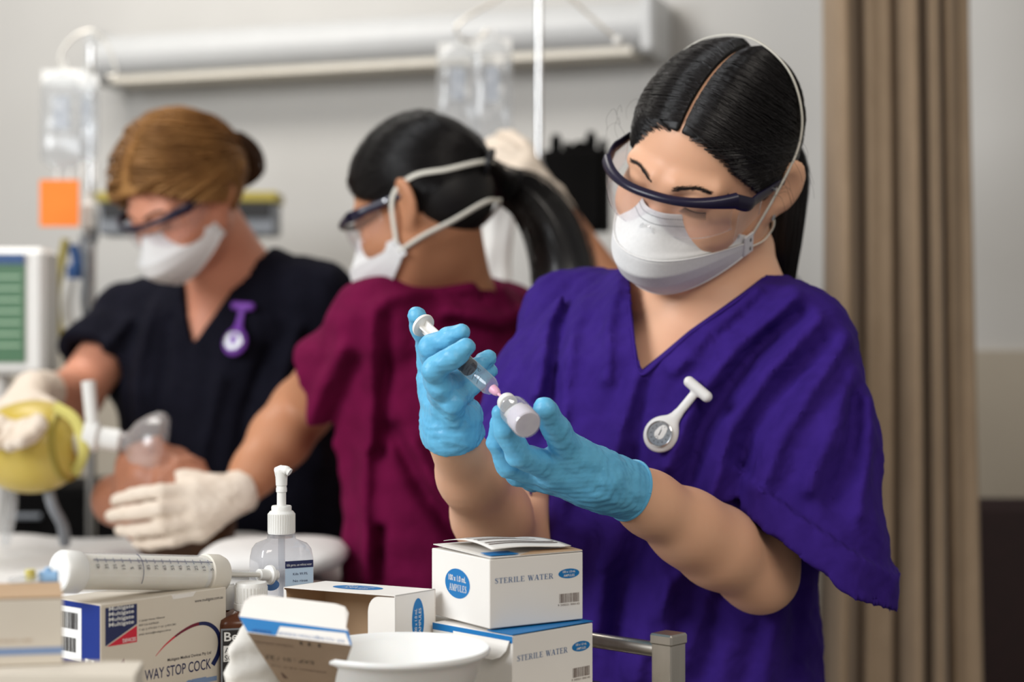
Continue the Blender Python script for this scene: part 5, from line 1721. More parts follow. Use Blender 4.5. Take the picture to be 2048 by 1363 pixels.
# ------------------------------------------------------------------ trolley and the things on it
TU, TV = V3(-.74, .67, 0), V3(-.67, -.74, 0)
TU /= np.linalg.norm(TU); TV -= TU * (TV @ TU); TV /= np.linalg.norm(TV)
TC0 = V3(P(1337, 0, 1.45)[0], 1.45, 0)
TZ = 1.0
tr = empty('trolley', TC0 + TU * .22 + TV * .36); tag(tr, 'stainless steel trolley with side rail carrying the medical supplies', 'trolley')
MB().box(TC0 + TU * .22 + TV * .36 + V3(0, 0, TZ - .01), TU * .225, TV * .365, V3(0, 0, .01), bev=.002).build('tray_top', 'steel', tr, smooth=False)
MB().box(TC0 + TU * .22 + TV * .36 + V3(0, 0, .35), TU * .215, TV * .355, V3(0, 0, .008), bev=.002).build('lower_shelf', 'steel', tr, smooth=False)
for a in (0, .45):
    for b in (0, .73):
        q = TC0 + TU * a + TV * b
        po = MB().box(q + V3(0, 0, .565), TU * .0105, TV * .0105, V3(0, 0, .480), bev=.001).build('post', 'steel', tr, smooth=False)
        MB().box(q + V3(0, 0, 1.0475), TU * .0118, TV * .0118, V3(0, 0, .0048), bev=.0016).build('post_cap', 'steel', po, smooth=False)
        MB().lathe([(.03, -.012), (.034, -.009), (.034, .009), (.03, .012)], q + V3(0, 0, .042), TU, n=20).build('caster', 'black_plastic', po)
for (a0, b0, a1, b1) in ((0, 0, .45, 0), (.45, 0, .45, .73), (0, .73, .45, .73)):
    MB().tube([TC0 + TU * a0 + TV * b0 + V3(0, 0, 1.0365), TC0 + TU * a1 + TV * b1 + V3(0, 0, 1.0365)], .0068, 16).build('rail', 'steel', tr)


# serif capitals for the carton print
def serif_glyph(ch):
    T, t, s = .17, .065, .09
    R_ = rect

    def stem(x): return [R_(x, 0, x + T, 1), R_(x - s, 0, x + T + s, t), R_(x - s, 1 - t, x + T + s, 1)]

    def diag(x0, y0, x1, y1, w): return [[(x0, y0), (x0 + w, y0), (x1 + w, y1), (x1, y1)]]

    def arc(cx, cy, rx, ry, a0, a1, w0, w1, n=12):
        o, i = [], []
        for k in range(n + 1):
            a = math.radians(a0 + (a1 - a0) * k / n)
            w = w0 + (w1 - w0) * abs(math.sin(math.pi * k / n))
            o.append((cx + rx * math.cos(a), cy + ry * math.sin(a))); i.append((cx + (rx - w) * math.cos(a), cy + (ry - w * .6) * math.sin(a)))
        return [[o[k], o[k + 1], i[k + 1], i[k]] for k in range(n)]
    if ch == 'I': return stem(s), T + 2 * s
    if ch == 'L': return stem(s) + [R_(s, 0, .68, t), R_(.62, 0, .68, .25)], .70
    if ch == 'T': return [R_(.30, 0, .30 + T, 1), R_(.2, 0, .57, t), R_(0, 1 - t, .77, 1), R_(0, .76, .06, 1), R_(.71, .76, .77, 1)], .77
    if ch == 'E': return stem(s) + [R_(s, 0, .70, t), R_(s, 1 - t, .66, 1), R_(s, .48, .52, .48 + t), R_(.64, 0, .70, .25), R_(.60, .77, .66, 1), R_(.47, .38, .52, .64)], .72
    if ch == 'R': return stem(s) + arc(.40, .74, .30, .26, 90, -90, t, .16) + [R_(s, 1 - t, .42, 1), R_(s, .46, .42, .46 + t)] + diag(.62, 0, .36, .5, .18) + [R_(.60, 0, .86, t)], .86
    if ch == 'P': return stem(s) + arc(.40, .73, .30, .27, 90, -90, t, .16) + [R_(s, 1 - t, .42, 1), R_(s, .44, .42, .44 + t)], .72
    if ch == 'U': return [R_(.1, .3, .1 + T, 1), R_(.02, 1 - t, .36, 1), R_(.64, .3, .70, 1), R_(.55, 1 - t, .8, 1)] + arc(.40, .3, .30, .30, 180, 360, .15, .08), .82
    if ch == 'A': return diag(.05, 0, .40, 1, .065) + diag(.62, 0, .37, 1, .19) + [R_(.2, .32, .62, .32 + t), R_(-.04, 0, .24, t), R_(.54, 0, .90, t)], .86
    if ch == 'M': return [R_(.10, 0, .165, 1), R_(0, 0, .26, t), R_(0, 1 - t, .2, 1), R_(.80, 0, .97, 1), R_(.72, 0, 1.06, t), R_(.85, 1 - t, 1.06, 1)] + diag(.48, .02, .10, 1, .18) + diag(.50, .02, .82, 1, .07), 1.06
    if ch == 'W': return diag(.28, 0, .04, 1, .18) + diag(.30, 0, .52, .95, .07) + diag(.70, 0, .42, 1, .18) + diag(.74, 0, .98, 1, .065) + [R_(-.04, 1 - t, .30, 1), R_(.36, 1 - t, .66, 1), R_(.90, 1 - t, 1.12, 1)], 1.1
    if ch == 'S':
        pts = [(.50, .78), (.44, .91), (.30, .955), (.15, .90), (.10, .77), (.17, .64), (.32, .53), (.47, .40), (.52, .26), (.45, .11), (.30, .045), (.14, .09), (.06, .24)]
        C = spline([(x, y, 0) for x, y in pts], 36)[:, :2]
        T_ = np.gradient(C, axis=0); T_ /= np.linalg.norm(T_, axis=1)[:, None]; N_ = np.stack([-T_[:, 1], T_[:, 0]], 1)
        w = .035 + .06 * np.exp(-((np.linspace(0, 1, 36) - .5) / .22) ** 2)
        a_, b_ = C + N_ * w[:, None], C - N_ * w[:, None]
        return [[tuple(a_[k]), tuple(a_[k + 1]), tuple(b_[k + 1]), tuple(b_[k])] for k in range(35)] + [R_(.49, .70, .535, .98), R_(.035, .02, .08, .30)], .60
    return [], .38


def serif(body, w, h, x, y, gap=.12):
    adv, out = 0, []
    for ch in body:
        g, gw = serif_glyph(ch)
        out += [[(px_ + adv, py_) for px_, py_ in q] for q in g]; adv += gw + gap
    adv -= gap
    return [[(x + px_ / adv * w, y + py_ * h) for px_, py_ in q] for q in out]


def carton(label, corner, dR, lR, dL, lL, h, material='card_white', group=None, open_top=False):
    """upright carton with its nearest vertical edge at corner (base); dR / dL horizontal directions of the two faces seen"""
    c = np.asarray(corner, float)
    e = empty('carton', c + dR * lR / 2 + dL * lL / 2); tag(e, label, 'box', group)
    ctr = c + dR * lR / 2 + dL * lL / 2 + V3(0, 0, h / 2)
    MB().box(ctr, dR * lR / 2, dL * lL / 2, V3(0, 0, h / 2), bev=.0006).build('carton_body', material, e, smooth=False)
    return e, (c, dR), (c + dL * lL, -dL)


def hdir(deg):
    return V3(math.cos(math.radians(deg)), math.sin(math.radians(deg)), 0)


def sterile_print(e, RF, lR, LF, lL, h, left=True):
    o, x = RF; z = V3(0, 0, 1)
    flat('lettering', serif('STERILE WATER', lR * .62, h * .078, lR * .055, h * .645), 'print_steelblue', e, o, x, z)
    flat('printed_oval', [ellipse(lR * .845, h * .70, lR * .115, h * .072)], 'print_blue', e, o, x, z)
    text('lettering', '100 x 1.0 mL', 'print_white', e, o + x * lR * .775 + z * h * .712, x, z, w=lR * .14, h=h * .034, depth=.0004, bold=.01)
    text('lettering', 'AMPULES', 'print_white', e, o + x * lR * .785 + z * h * .655, x, z, w=lR * .12, h=h * .034, depth=.0004, bold=.01)
    flat('barcode', barcode(lR * .74, h * .27, lR * .215, h * .135), 'print_brown', e, o, x, z)
    text('lettering', '9 345021 000143', 'print_brown', e, o + x * lR * .725 + z * h * .225, x, z, w=lR * .235, h=h * .03)
    if left:
        o, x = LF
        flat('printed_oval', [ellipse(lL * .46, h * .55, lL * .215, h * .22, 40)], 'print_blue', e, o, x, z)
        text('lettering', '100 x 1.0 mL', 'print_white', e, o + x * lL * .31 + z * h * .585, x, z, w=lL * .30, h=h * .085, depth=.0004, bold=.015)
        flat('lettering', serif('AMPULES', lL * .30, h * .10, lL * .32, h * .435), 'print_white', e, o, x, z, depth=.0004)


# two cartons of sterile water, one on the other
cl = V3(P(1025, 0, 1.385)[0], 1.385, TZ + .001)
hB = .0595
eB, RB, LB = carton('white sterile water carton under another, half opened lid', cl, hdir(44), .095, hdir(134), .098, hB, group='sterile water cartons')
sterile_print(eB, RB, .095, LB, .098, hB, left=False)
o, x = LB
flat('blue_band', [[(0, hB * .90), (.098, hB * .90), (.098, hB * .995), (0, hB * .995)]], 'print_blue', eB, o, x, V3(0, 0, 1))
flp = [cl + hdir(134) * a - hdir(44) * (.0012 + .003 * b) + V3(0, 0, hB - c) for a, b, c in ((.002, 0, .004), (.004, .6, .012), (.010, 1, .018), (.020, 1, .021), (.060, .8, .020), (.068, .5, .012), (.07, 0, .004))]
MB().sheet(flp, hdir(44) * -.0006).build('side_flap', 'card_white', eB, smooth=False)
# opened lid, slightly raised
lid = [cl + V3(0, 0, hB + .0008), cl + hdir(44) * .095 + V3(0, 0, hB + .0012), cl + hdir(44) * .095 + hdir(134) * .02 + V3(0, 0, hB + .0012), cl + hdir(134) * .03 + V3(0, 0, hB + .001)]
MB().sheet(lid, V3(0, 0, .0006)).build('lid_flap', 'print_blue', eB, smooth=False)

ct = V3(P(979, 0, 1.402)[0], 1.402, TZ + .001 + hB + .003)
hT = .0570
eT, RT, LT = carton('white sterile water carton on top of the stack with leaflet', ct, hdir(33), .094, hdir(123), .094, hT, group='sterile water cartons')
sterile_print(eT, RT, .094, LT, .094, hT)
dR, dL = hdir(33), hdir(123)
tp = ct + V3(0, 0, hT)
MB().sheet([tp + dR * .001 + V3(0, 0, .0008), tp + dR * .0935 + V3(0, 0, .0008), tp + dR * .0935 + dL * .093 + V3(0, 0, .0030), tp + dL * .093 + dR * .001 + V3(0, 0, .003)], V3(0, 0, .0006)).build('lid_flap', 'card_white', eT, smooth=False)
MB().sheet([tp + dR * .004 + dL * .004 + V3(0, 0, .0024), tp + dR * .03 + dL * .002 + V3(0, 0, .0024), tp + dR * .03 + dL * .02 + V3(0, 0, .003), tp + dR * .004 + dL * .02 + V3(0, 0, .003)], V3(0, 0, .0004)).build('blue_band', 'print_blue', eT, smooth=False)
MB().sheet([tp + dR * .03 + dL * .0004 + V3(0, 0, .0015), tp + dR * .0935 + dL * .0004 + V3(0, 0, .0015), tp + dR * .0935 + dL * .020 + V3(0, 0, .0024), tp + dR * .05 + dL * .012 + V3(0, 0, .0024)], V3(0, 0, .0004)).build('lid_edge', 'card_tan', eT, smooth=False)
G = np.zeros((16, 14, 3))
for i in range(16):
    for j in range(14):
        a, b = i / 15, j / 13
        G[i, j] = tp + dR * (.006 + .080 * a + .003 * b) + dL * (.006 + .083 * b) + V3(0, 0, .0042 + .0065 * math.sin(math.pi * (.15 + .75 * b)) * (1 - .35 * a) + .0010 * math.sin(5 * a))
v, f_ = grid_mesh(G)
lf = mesh('leaflet', v, f_, 'card_white'); solid(lf, .0004, 0)
tag(lf, 'folded printed leaflet lying on the top sterile water carton', 'leaflet')
lr_ = random.Random(5)
for k in range(7):
    j = 2 + k * 1.6; j0 = int(j)
    i0, i1 = 1, lr_.choice([12, 13, 14, 9])
    a_ = [G[i, j0] + V3(0, 0, .0006) for i in range(i0, i1 + 1)]; b_ = [G[i, j0] * .62 + G[i, min(j0 + 1, 13)] * .38 + V3(0, 0, .0006) for i in range(i0, i1 + 1)]
    v, f_ = grid_mesh(np.array([a_, b_]).transpose(1, 0, 2)); mesh('print_line', v, f_, 'print_brown', lf, smooth=False)

# open white carton with tan inside
co = V3(P(790, 0, 1.425)[0], 1.425, TZ + .001)
dF, dS = hdir(153), hdir(50)
lF, lS, hO = .112, .050, .0865
eo = empty('carton', co + dF * lF / 2 + dS * lS / 2); tag(eo, 'empty open white ampule carton with tan inside, lying on its side', 'box', 'sterile water cartons')
th_ = .0007


def panel(nm, p, a, b, m=('card_white', 'card_tan'), parent=None):
    """thin card panel from p spanned by a and b: outside white, inside tan"""
    n = np.cross(a, b); n /= np.linalg.norm(n)
    v = [p, p + a, p + a + b, p + b]
    w = [q - n * th_ for q in v]
    return mesh(nm, v + w, [(0, 1, 2, 3), (7, 6, 5, 4), (0, 4, 5, 1), (1, 5, 6, 2), (2, 6, 7, 3), (3, 7, 4, 0)], None, parent, False, list(m), [0, 1, 0, 0, 0, 0])


zz = V3(0, 0, 1)
panel('top_panel', co + zz * hO, dS * lS, dF * lF, parent=eo)
panel('end_panel', co, dS * lS, zz * hO, parent=eo)
panel('end_panel', co + dF * lF + dS * lS, -dS * lS, zz * hO, parent=eo)
panel('back_panel', co + dS * lS, dF * lF, zz * hO, parent=eo)
panel('base_panel', co + dF * lF, dS * lS, -dF * lF, parent=eo)


def tuck(p, a, b, n=8):
    """rounded tuck flap polygon"""
    out = [p]
    for k in range(n + 1):
        t = math.pi / 2 * k / n
        out.append(p + a * (1 - .35 + .35 * math.sin(t)) + b * (.0 + .16 * (1 - math.cos(t))) if False else p + a * (.62 + .38 * math.sin(t)) + b * .16 * (1 - math.cos(t)))
    for k in range(n + 1):
        t = math.pi / 2 * k / n
        out.append(p + a * (1 - .38 * (1 - math.cos(t))) + b * (.84 + .16 * math.sin(t)))
    out.append(p + b)
    return out


MB().sheet(tuck(co + zz * hO * .98, dF * .024 - dS * .003, -zz * hO * .95), dS * .0006).build('tuck_flap', 'card_white', eo, smooth=False)
MB().sheet(tuck(co + dF * lF + zz * hO * .98, -dF * .010 - dS * .008, -zz * hO * .6), dS * .0006).build('tuck_flap', 'card_white', eo, smooth=False)
flat('printed_oval', [ellipse(lS * .56, hO * .72, lS * .15, hO * .22)], 'print_blue', eo, co, dS, zz)
text('lettering', '100 x 1.0 mL', 'print_white', eo, co + dS * lS * .53 + zz * hO * .60, zz, -dS, w=hO * .24, h=lS * .06, depth=.0004)
text('lettering', 'AMPULES', 'print_white', eo, co + dS * lS * .63 + zz * hO * .60, zz, -dS, w=hO * .24, h=lS * .06, depth=.0004)
flat('lettering', [[(px_, py_) for px_, py_ in q] for q in serif('STERILE WATER', hO * .42, lS * .14, 0, 0)], 'print_steelblue', eo, co + dS * lS * .66 + zz * hO * .03, zz, -dS)
flat('printed_oval', [ellipse(lF * .48, lS * .52, lF * .21, lS * .24)], 'print_blue', eo, co + zz * hO + dF * lF, -dF, dS)
text('lettering', '100 x 1.0 mL', 'print_white', eo, co + zz * hO + dF * lF * .64 + dS * lS * .56, -dF, dS, w=lF * .25, h=lS * .10, depth=.0004)
text('lettering', 'AMPULES', 'print_white', eo, co + zz * hO + dF * lF * .62 + dS * lS * .40, -dF, dS, w=lF * .22, h=lS * .10, depth=.0004)

# flap-top medicine carton leaning open, printed upside down
em = empty('medicine_carton', P(590, 1330, 1.33)); tag(em, 'open blue and white medicine carton lid tilted in front of the bowl', 'box')
q = lambda px, py, Y: P(px, py, Y)
A1, A2, A3, A4 = q(494, 1264, 1.290), q(704, 1290, 1.275), q(668, 1400, 1.315), q(578, 1392, 1.33)
MB().sheet([A1, A4, A3, A2], V3(0, .0012, .0003)).build('inner_panel', 'card_shaded', em, smooth=False)
B1, B2 = q(478, 1232, 1.296), q(696, 1260, 1.281)
MB().sheet([B1, A1, A2, B2], V3(0, .0010, .0)).build('edge_panel', 'card_white', em, smooth=False)
pb = lambda a, b: B1 * (1 - a) * (1 - b) + B2 * a * (1 - b) + A1 * (1 - a) * b + A2 * a * b + V3(0, -.0004, 0)
mesh('blue_band', [pb(0, 0), pb(1, 0), pb(1, .18), pb(.36, .30), pb(.28, .95), pb(.01, .93)], [(0, 5, 4, 3, 2, 1)], 'print_blue', em, smooth=False)
mesh('blue_band', [pb(.97, .0), pb(1.0, 0), pb(1.0, .98), pb(.985, .98), pb(.975, .35)], [(0, 4, 3, 2, 1)], 'print_blue', em, smooth=False)
C = [q(482, 1226, 1.297), q(488, 1204, 1.306), q(502, 1193, 1.312), q(525, 1190, 1.314), q(672, 1208, 1.302), q(690, 1214, 1.300), q(697, 1226, 1.296), q(692, 1256, 1.283)]
MB().sheet([B1] + C[1:] + [B2], V3(0, .001, .0004)).build('tuck_flap', 'card_white', em, smooth=False)
MB().box(q(568, 1400, 1.375) * V3(1, 1, 0) + V3(0, 0, TZ + .0165), (B2 - B1) * V3(1, 1, 0) * .22, V3(.008, .022, 0), V3(0, 0, .0155), bev=.0008).build('carton_body', 'card_white', em, smooth=False)
xd, yd = (A1 - A2), (A4 + A3 - A1 - A2) / 2
xd /= np.linalg.norm(xd); yd = yd - xd * (yd @ xd); yd /= np.linalg.norm(yd)
pa = lambda a, b: A1 * (1 - a) * (1 - b) + A2 * a * (1 - b) + A4 * (1 - a) * b + A3 * a * b + V3(0, -.0006, -.0001)
# lettering runs upside down: x direction from right to left, y direction downwards
text('lettering', 'sodium chloride', 'print_brown', em, pa(.42, .12), xd, yd, w=.030, h=.0022)
text('lettering', 'EXP : 01 / 23', 'print_black', em, pa(.62, .34), xd, yd, w=.038, h=.0042)
text('lettering', 'solution 12.5 mg', 'print_brown', em, pa(.78, .50), xd, yd, w=.044, h=.0018)
mesh('printed_block', [pa(.12, .60), pa(.27, .61), pa(.27, .70), pa(.12, .69)], [(0, 3, 2, 1)], 'print_brown', em, smooth=False)
text('lettering', '12.5', 'print_black', em, pa(.72, .86), xd, yd, w=.022, h=.0070, bold=.02)
text('lettering', 'mg', 'print_brown', em, pa(.34, .80), xd, yd, w=.008, h=.0028)
for a in (.50, .58, .68): mesh('print_mark', [pa(a, .04), pa(a + .02, .04), pa(a + .02, .09), pa(a, .09)], [(0, 3, 2, 1)], 'print_black', em, smooth=False)
text('lettering', 'KIT 12.5 INJECTION SODIUM', 'print_paleblue', em, pb(.93, .66), A1 - A2, A1 - B1, w=.052, h=.0028, depth=.0004)
text('lettering', 'SODIUM', 'print_royal', em, pb(.25, .70), A1 - A2, A1 - B1, w=.015, h=.0024, depth=.0006)

# white bowl
bc = V3(P(801, 0, 1.34)[0], 1.34, TZ + .001)
zr = P(0, 1298, 1.34)[2] - bc[2]
bo = MB().lathe([(.0, .0), (.046, .0), (.048, .002), (.0645, zr - .006), (.0670, zr - .004), (.0700, zr - .0025), (.0708, zr), (.0695, zr + .002), (.0670, zr + .0012), (.0630, zr - .004), (.0465, .005), (.044, .0035), (.0, .0032)], bc, n=72).build('bowl', 'bowl_white', sharp=60)
tag(bo, 'empty white plastic bowl in front of the sterile water cartons', 'bowl')

# hand sanitiser pump bottle
sb = V3(P(563, 0, 1.56)[0], 1.56, TZ + .001)
es = empty('pump_bottle', sb); tag(es, 'clear hand sanitiser pump bottle with white pump', 'bottle')
u_, w_ = hdir(28), hdir(118)
zt = P(0, 1083, 1.56)[2]; hb = zt - sb[2]


def sq_lathe(prof, o, u, w, au, aw, n=48, e=.45):
    """rounded-rectangular bottle: prof = [(scale, h)...]"""
    v = []
    for s_, h_ in prof:
        for k in range(n):
            a = 2 * math.pi * k / n
            cu, sw = math.cos(a), math.sin(a)
            v.append(o + u * au * s_ * np.sign(cu) * abs(cu) ** e + w * aw * s_ * np.sign(sw) * abs(sw) ** e + V3(0, 0, h_))
    m = len(prof)
    f = [(i * n + j, i * n + (j + 1) % n, (i + 1) * n + (j + 1) % n, (i + 1) * n + j) for i in range(m - 1) for j in range(n)]
    f += [tuple(range(n - 1, -1, -1)), tuple(range((m - 1) * n, m * n))]
    return np.array(v), f


pf = [(.9, 0), (1, .003), (1, hb - .022), (.985, hb - .014), (.93, hb - .006), (.80, hb - .001), (.45, hb + .003), (.42, hb + .008)]
v, f_ = sq_lathe(pf, sb, u_, w_, .0265, .0185, e=.3); mesh('bottle_wall', v, f_, 'clear_gel', es)
v, f_ = sq_lathe([(.9, .002), (.93, .004), (.93, hb * .55), (.0, hb * .55)], sb, u_, w_, .0255, .0175); mesh('gel', v, f_, 'clear_gel', es)
nk = sb + V3(0, 0, hb + .004)
MB().lathe([(.0105, 0), (.0105, .008), (.0115, .008), (.0115, .011), (.0105, .011)], nk, n=28).build('neck', 'clear_plastic', es)
zc0 = P(0, 1066, 1.56)[2]
cap_ = MB().lathe([(.0122, 0), (.0124, .001), (.0121, .0185), (.0105, .0205), (.0092, .0205), (.0092, .0245), (.0085, .0255), (.004, .0255)], V3(sb[0], sb[1], zc0), n=36).build('pump_collar', 'white_plastic', es)
for k in range(36):
    a = 2 * math.pi * k / 36
    d_ = V3(math.cos(a), math.sin(a), 0)
    MB().box(V3(sb[0], sb[1], zc0 + .0095) + d_ * .0123, d_ * .0003, np.cross(d_, zz) * .0005, zz * .0085).build('grip_rib', 'white_plastic', cap_, smooth=False)
zs = zc0 + .0255
MB().lathe([(.0042, 0), (.0042, .012), (.0050, .0125), (.0050, .016), (.0047, .0165), (.0047, .018), (.0052, .0185), (.0055, .026), (.0062, .029), (.0064, .031), (.003, .0315)], V3(sb[0], sb[1], zs), n=24).build('pump_stem', 'white_plastic', es)
MB().tube(spline([V3(sb[0] - .004, sb[1], zs + .0305), V3(sb[0] + .001, sb[1] - .002, zs + .0325), V3(sb[0] + .0055, sb[1] - .004, zs + .0322), V3(sb[0] + .0085, sb[1] - .005, zs + .0305)], 14), [.0048] * 5 + [.0042] * 5 + [.0036] * 4, 12).build('nozzle', 'white_plastic', es)
MB().tube([V3(sb[0], sb[1], zc0), V3(sb[0], sb[1], TZ + .01)], .0032, 10).build('dip_tube', 'clear_bag', es)
of = sb - w_ * .0187 + V3(0, 0, 0)
flat('printed_label', [rect(-.0035, hb - .060, .0235, hb - .016)], 'label_lightblue', es, of, u_, zz)
flat('label_header', [rect(-.0035, hb - .022, .0235, hb - .0155)], 'print_navy', es, of, u_, zz, depth=.0003)
text('lettering', 'Kills germs, use without water', 'print_white', es, of + u_ * -.002 + zz * (hb - .0202), u_, zz, w=.024, h=.0022, depth=.0005)
for k, t_ in enumerate(('Kills 99.9%', 'No rinse', 'Moisturises', 'Daily use')):
    text('lettering', t_, 'print_navy', es, of + u_ * .004 + zz * (hb - .0285 - k * .0062), u_, zz, w=.014, h=.0022, depth=.0004)
flat('leaf_emblem', [ellipse(-.0165, hb - .036, .0075, .005)], 'print_steelblue', es, of, u_, zz)

# brown antiseptic bottle with white cap
ab = V3(P(502, 0, 1.475)[0], 1.475, TZ + .001)
ea = empty('antiseptic_bottle', ab); tag(ea, 'brown antiseptic bottle with ribbed white cap behind the stopcock carton', 'bottle')
zb = P(0, 1232, 1.475)[2] - ab[2]
v, f_ = sq_lathe([(.94, 0), (1, .003), (1, zb - .004), (.96, zb), (.62, zb + .004), (.56, zb + .006)], ab, hdir(18), hdir(108), .030, .020, e=.5); mesh('bottle_body', v, f_, 'brown_bottle', ea)
cb_ = MB().lathe([(.0142, 0), (.0148, .001), (.0146, .006), (.0138, .0065), (.0140, .0205), (.0128, .0235), (.0, .0240)], ab + V3(0, 0, zb + .006), n=40).build('cap', 'white_plastic', ea)
for k in range(30):
    a = 2 * math.pi * k / 30; d_ = V3(math.cos(a), math.sin(a), 0)
    MB().box(ab + V3(0, 0, zb + .0195) + d_ * .0139, d_ * .0004, np.cross(d_, zz) * .0006, zz * .0065).build('grip_rib', 'white_plastic', cb_, smooth=False)
ofa = ab - hdir(108) * .0203
flat('label_frame', [rect(-.029, .0, .028, zb - .006)], 'grey_plastic', ea, ofa, hdir(18), zz)
flat('printed_label', [rect(-.0275, .0, .0265, zb - .0075)], 'bottle_label_black', ea, ofa, hdir(18), zz, depth=.0003)
text('lettering', 'Betadine', 'print_white', ea, ofa + hdir(18) * -.0262 + zz * (zb - .0165), hdir(18), zz, w=.042, h=.0075, depth=.0006, bold=.015)
flat('label_panel', [rect(-.0268, zb - .034, .024, zb - .0205)], 'print_white', ea, ofa, hdir(18), zz, depth=.0005)
text('lettering', 'ANTISEPTIC', 'print_black', ea, ofa + hdir(18) * -.0258 + zz * (zb - .0265), hdir(18), zz, w=.036, h=.0046, depth=.0008)
text('lettering', 'SOLUTION', 'print_black', ea, ofa + hdir(18) * -.0258 + zz * (zb - .0330), hdir(18), zz, w=.030, h=.0046, depth=.0008)
# small second bottle peeking out behind the stopcock carton
a2 = V3(P(446, 0, 1.50)[0], 1.50, TZ + .001)
e2_ = empty('small_bottle', a2); tag(e2_, 'small white capped bottle peeking out behind the stopcock carton', 'bottle')
MB().lathe([(.012, 0), (.013, .002), (.013, .055), (.009, .062), (.009, .066)], a2, n=24).build('bottle_body', 'brown_bottle', e2_)
MB().lathe([(.0105, 0), (.0108, .001), (.0105, .020), (.009, .022), (0, .022)], a2 + V3(0, 0, .064), n=24).build('cap', 'white_plastic', e2_)

# crumpled white sterile pouch
G = np.zeros((30, 20, 3)); wv = waves(71, 10, .022, .0036)
pt0 = V3(P(500, 0, 1.36)[0], 1.345, TZ + .002)
for i in range(30):
    a = 2 * math.pi * i / 30
    for j in range(20):
        t = j / 19
        hgt_ = .079 * t
        rx_, ry_ = .027 * (1 - t) ** .8 + .0035, .015 * (1 - t) + .0012
        p = pt0 + V3(.004 * t + rx_ * math.cos(a), .004 * t + ry_ * math.sin(a), hgt_)
        G[i, j] = p + V3(float(wv(*p)), float(wv(*(p + .3))), 0) * (1 - .5 * t)
v, f_ = grid_mesh(G, True)
pk = mesh('sterile_pouch', v, f_, 'pouch_paper'); pk.data.polygons.foreach_set('use_smooth', np.ones(len(pk.data.polygons), bool))
tag(pk, 'crumpled white paper pouch standing before the brown bottle', 'pouch')

# three way stopcock carton with blue end
cs = V3(P(201, 0, 1.36)[0], 1.36, TZ + .001)
dR3, dL3 = hdir(50), hdir(140)
lR3, lL3, h3 = .1300, .062, P(0, 1209, 1.36)[2] - TZ - .001
e3, RF3, LF3 = carton('cream carton of stopcocks with blue end under the large syringe', cs, dR3, lR3, dL3, lL3, h3, 'card_cream')
o, x = LF3
flat('blue_end_panel', [rect(.0, .0, lL3 - .0006, h3 - .0008)], 'print_royal', e3, o, x, zz)
flat('sticker', [rect(lL3 * .02, h3 * .46, lL3 * .60, h3 * .94)], 'print_white', e3, o, x, zz, depth=.0003)
flat('barcode', barcode(lL3 * .10, h3 * .74, lL3 * .42, h3 * .15, 3), 'print_black', e3, o, x, zz, depth=.0005)
flat('barcode', barcode(lL3 * .12, h3 * .53, lL3 * .36, h3 * .13, 4), 'print_black', e3, o, x, zz, depth=.0005)
sx_, sz_ = lL3 * .78, h3 * .27
flat('tap_picture', [ellipse(sx_, sz_, .006, .007, 20), rect(sx_ - .0025, sz_, sx_ + .0025, sz_ + .020), rect(sx_ - .006, sz_ + .015, sx_ + .006, sz_ + .020), rect(sx_ - .0025, sz_ - .020, sx_ + .0025, sz_),
                     rect(sx_ - .014, sz_ - .0022, sx_, sz_ + .0022), rect(sx_ - .016, sz_ - .0055, sx_ - .012, sz_ + .0055)], 'print_white', e3, o, x, zz, depth=.0004)
flat('tap_picture', [ellipse(sx_, sz_, .003, .004, 16)], 'print_royal', e3, o, x, zz, depth=.0006)
o, x = RF3
W3 = lR3
flat('logo_panel', [[(W3 * .035, h3 * .62), (W3 * .275, h3 * .78), (W3 * .275, h3 * .965), (W3 * .035, h3 * .965)]], 'print_navy', e3, o, x, zz)
flat('logo_panel', [[(W3 * .045, h3 * .615), (W3 * .275, h3 * .615), (W3 * .275, h3 * .765)]], 'print_red', e3, o, x, zz)
for k in range(4):
    text('lettering', 'Multigate', 'print_white', e3, o + x * W3 * .06 + zz * h3 * (.935 - k * .048), x, zz, w=W3 * .19, h=h3 * .034, depth=.0004, bold=.012)
text('lettering', 'DEVICES', 'print_white', e3, o + x * W3 * .165 + zz * h3 * .63, x, zz, w=W3 * .10, h=h3 * .032, depth=.0004, bold=.015)
for k, t_ in enumerate(('2 / Jocelyn Avenue, Villawood', 'NSW 2163 AUSTRALIA', 'T +(61 2) 9774 2533  F +(61 2) 9774 2901', 'email: devices@multigate.com.au')):
    text('lettering', t_, 'ink_dark', e3, o + x * W3 * .29 + zz * h3 * (.795 - k * .042), x, zz, w=W3 * (.20, .155, .29, .25)[k], h=h3 * .018)
text('lettering', 'www.multigate.com.au', 'ink_dark', e3, o + x * W3 * .735 + zz * h3 * .895, x, zz, w=W3 * .235, h=h3 * .030)
text('lettering', 'Multigate Medical Devices Pty Ltd', 'ink_dark', e3, o + x * W3 * .515 + zz * h3 * .385, x, zz, w=W3 * .355, h=h3 * .027, bold=.006)
text('lettering', 'WAY STOP COCK', 'print_navy', e3, o + x * W3 * .335 + zz * h3 * .245, x, zz, w=W3 * .535, h=h3 * .098, bold=.006)
text('lettering', '3', 'ink_dark', e3, o + x * W3 * .195 + zz * h3 * .16, x, zz, w=W3 * .12, h=h3 * .27, outline=True)
sw = [(.42, .455), (.50, .545), (.62, .635), (.74, .685), (.84, .675), (.915, .60), (.945, .49), (.930, .37), (.885, .275)]
C = spline([(a * W3, b * h3, 0) for a, b in sw], 40)[:, :2]
T_ = np.gradient(C, axis=0); T_ /= np.linalg.norm(T_, axis=1)[:, None]; N_ = np.stack([-T_[:, 1], T_[:, 0]], 1)
wd = np.interp(np.linspace(0, 1, 40), [0, .3, .7, 1], [.0002, .0012, .0020, .0024])
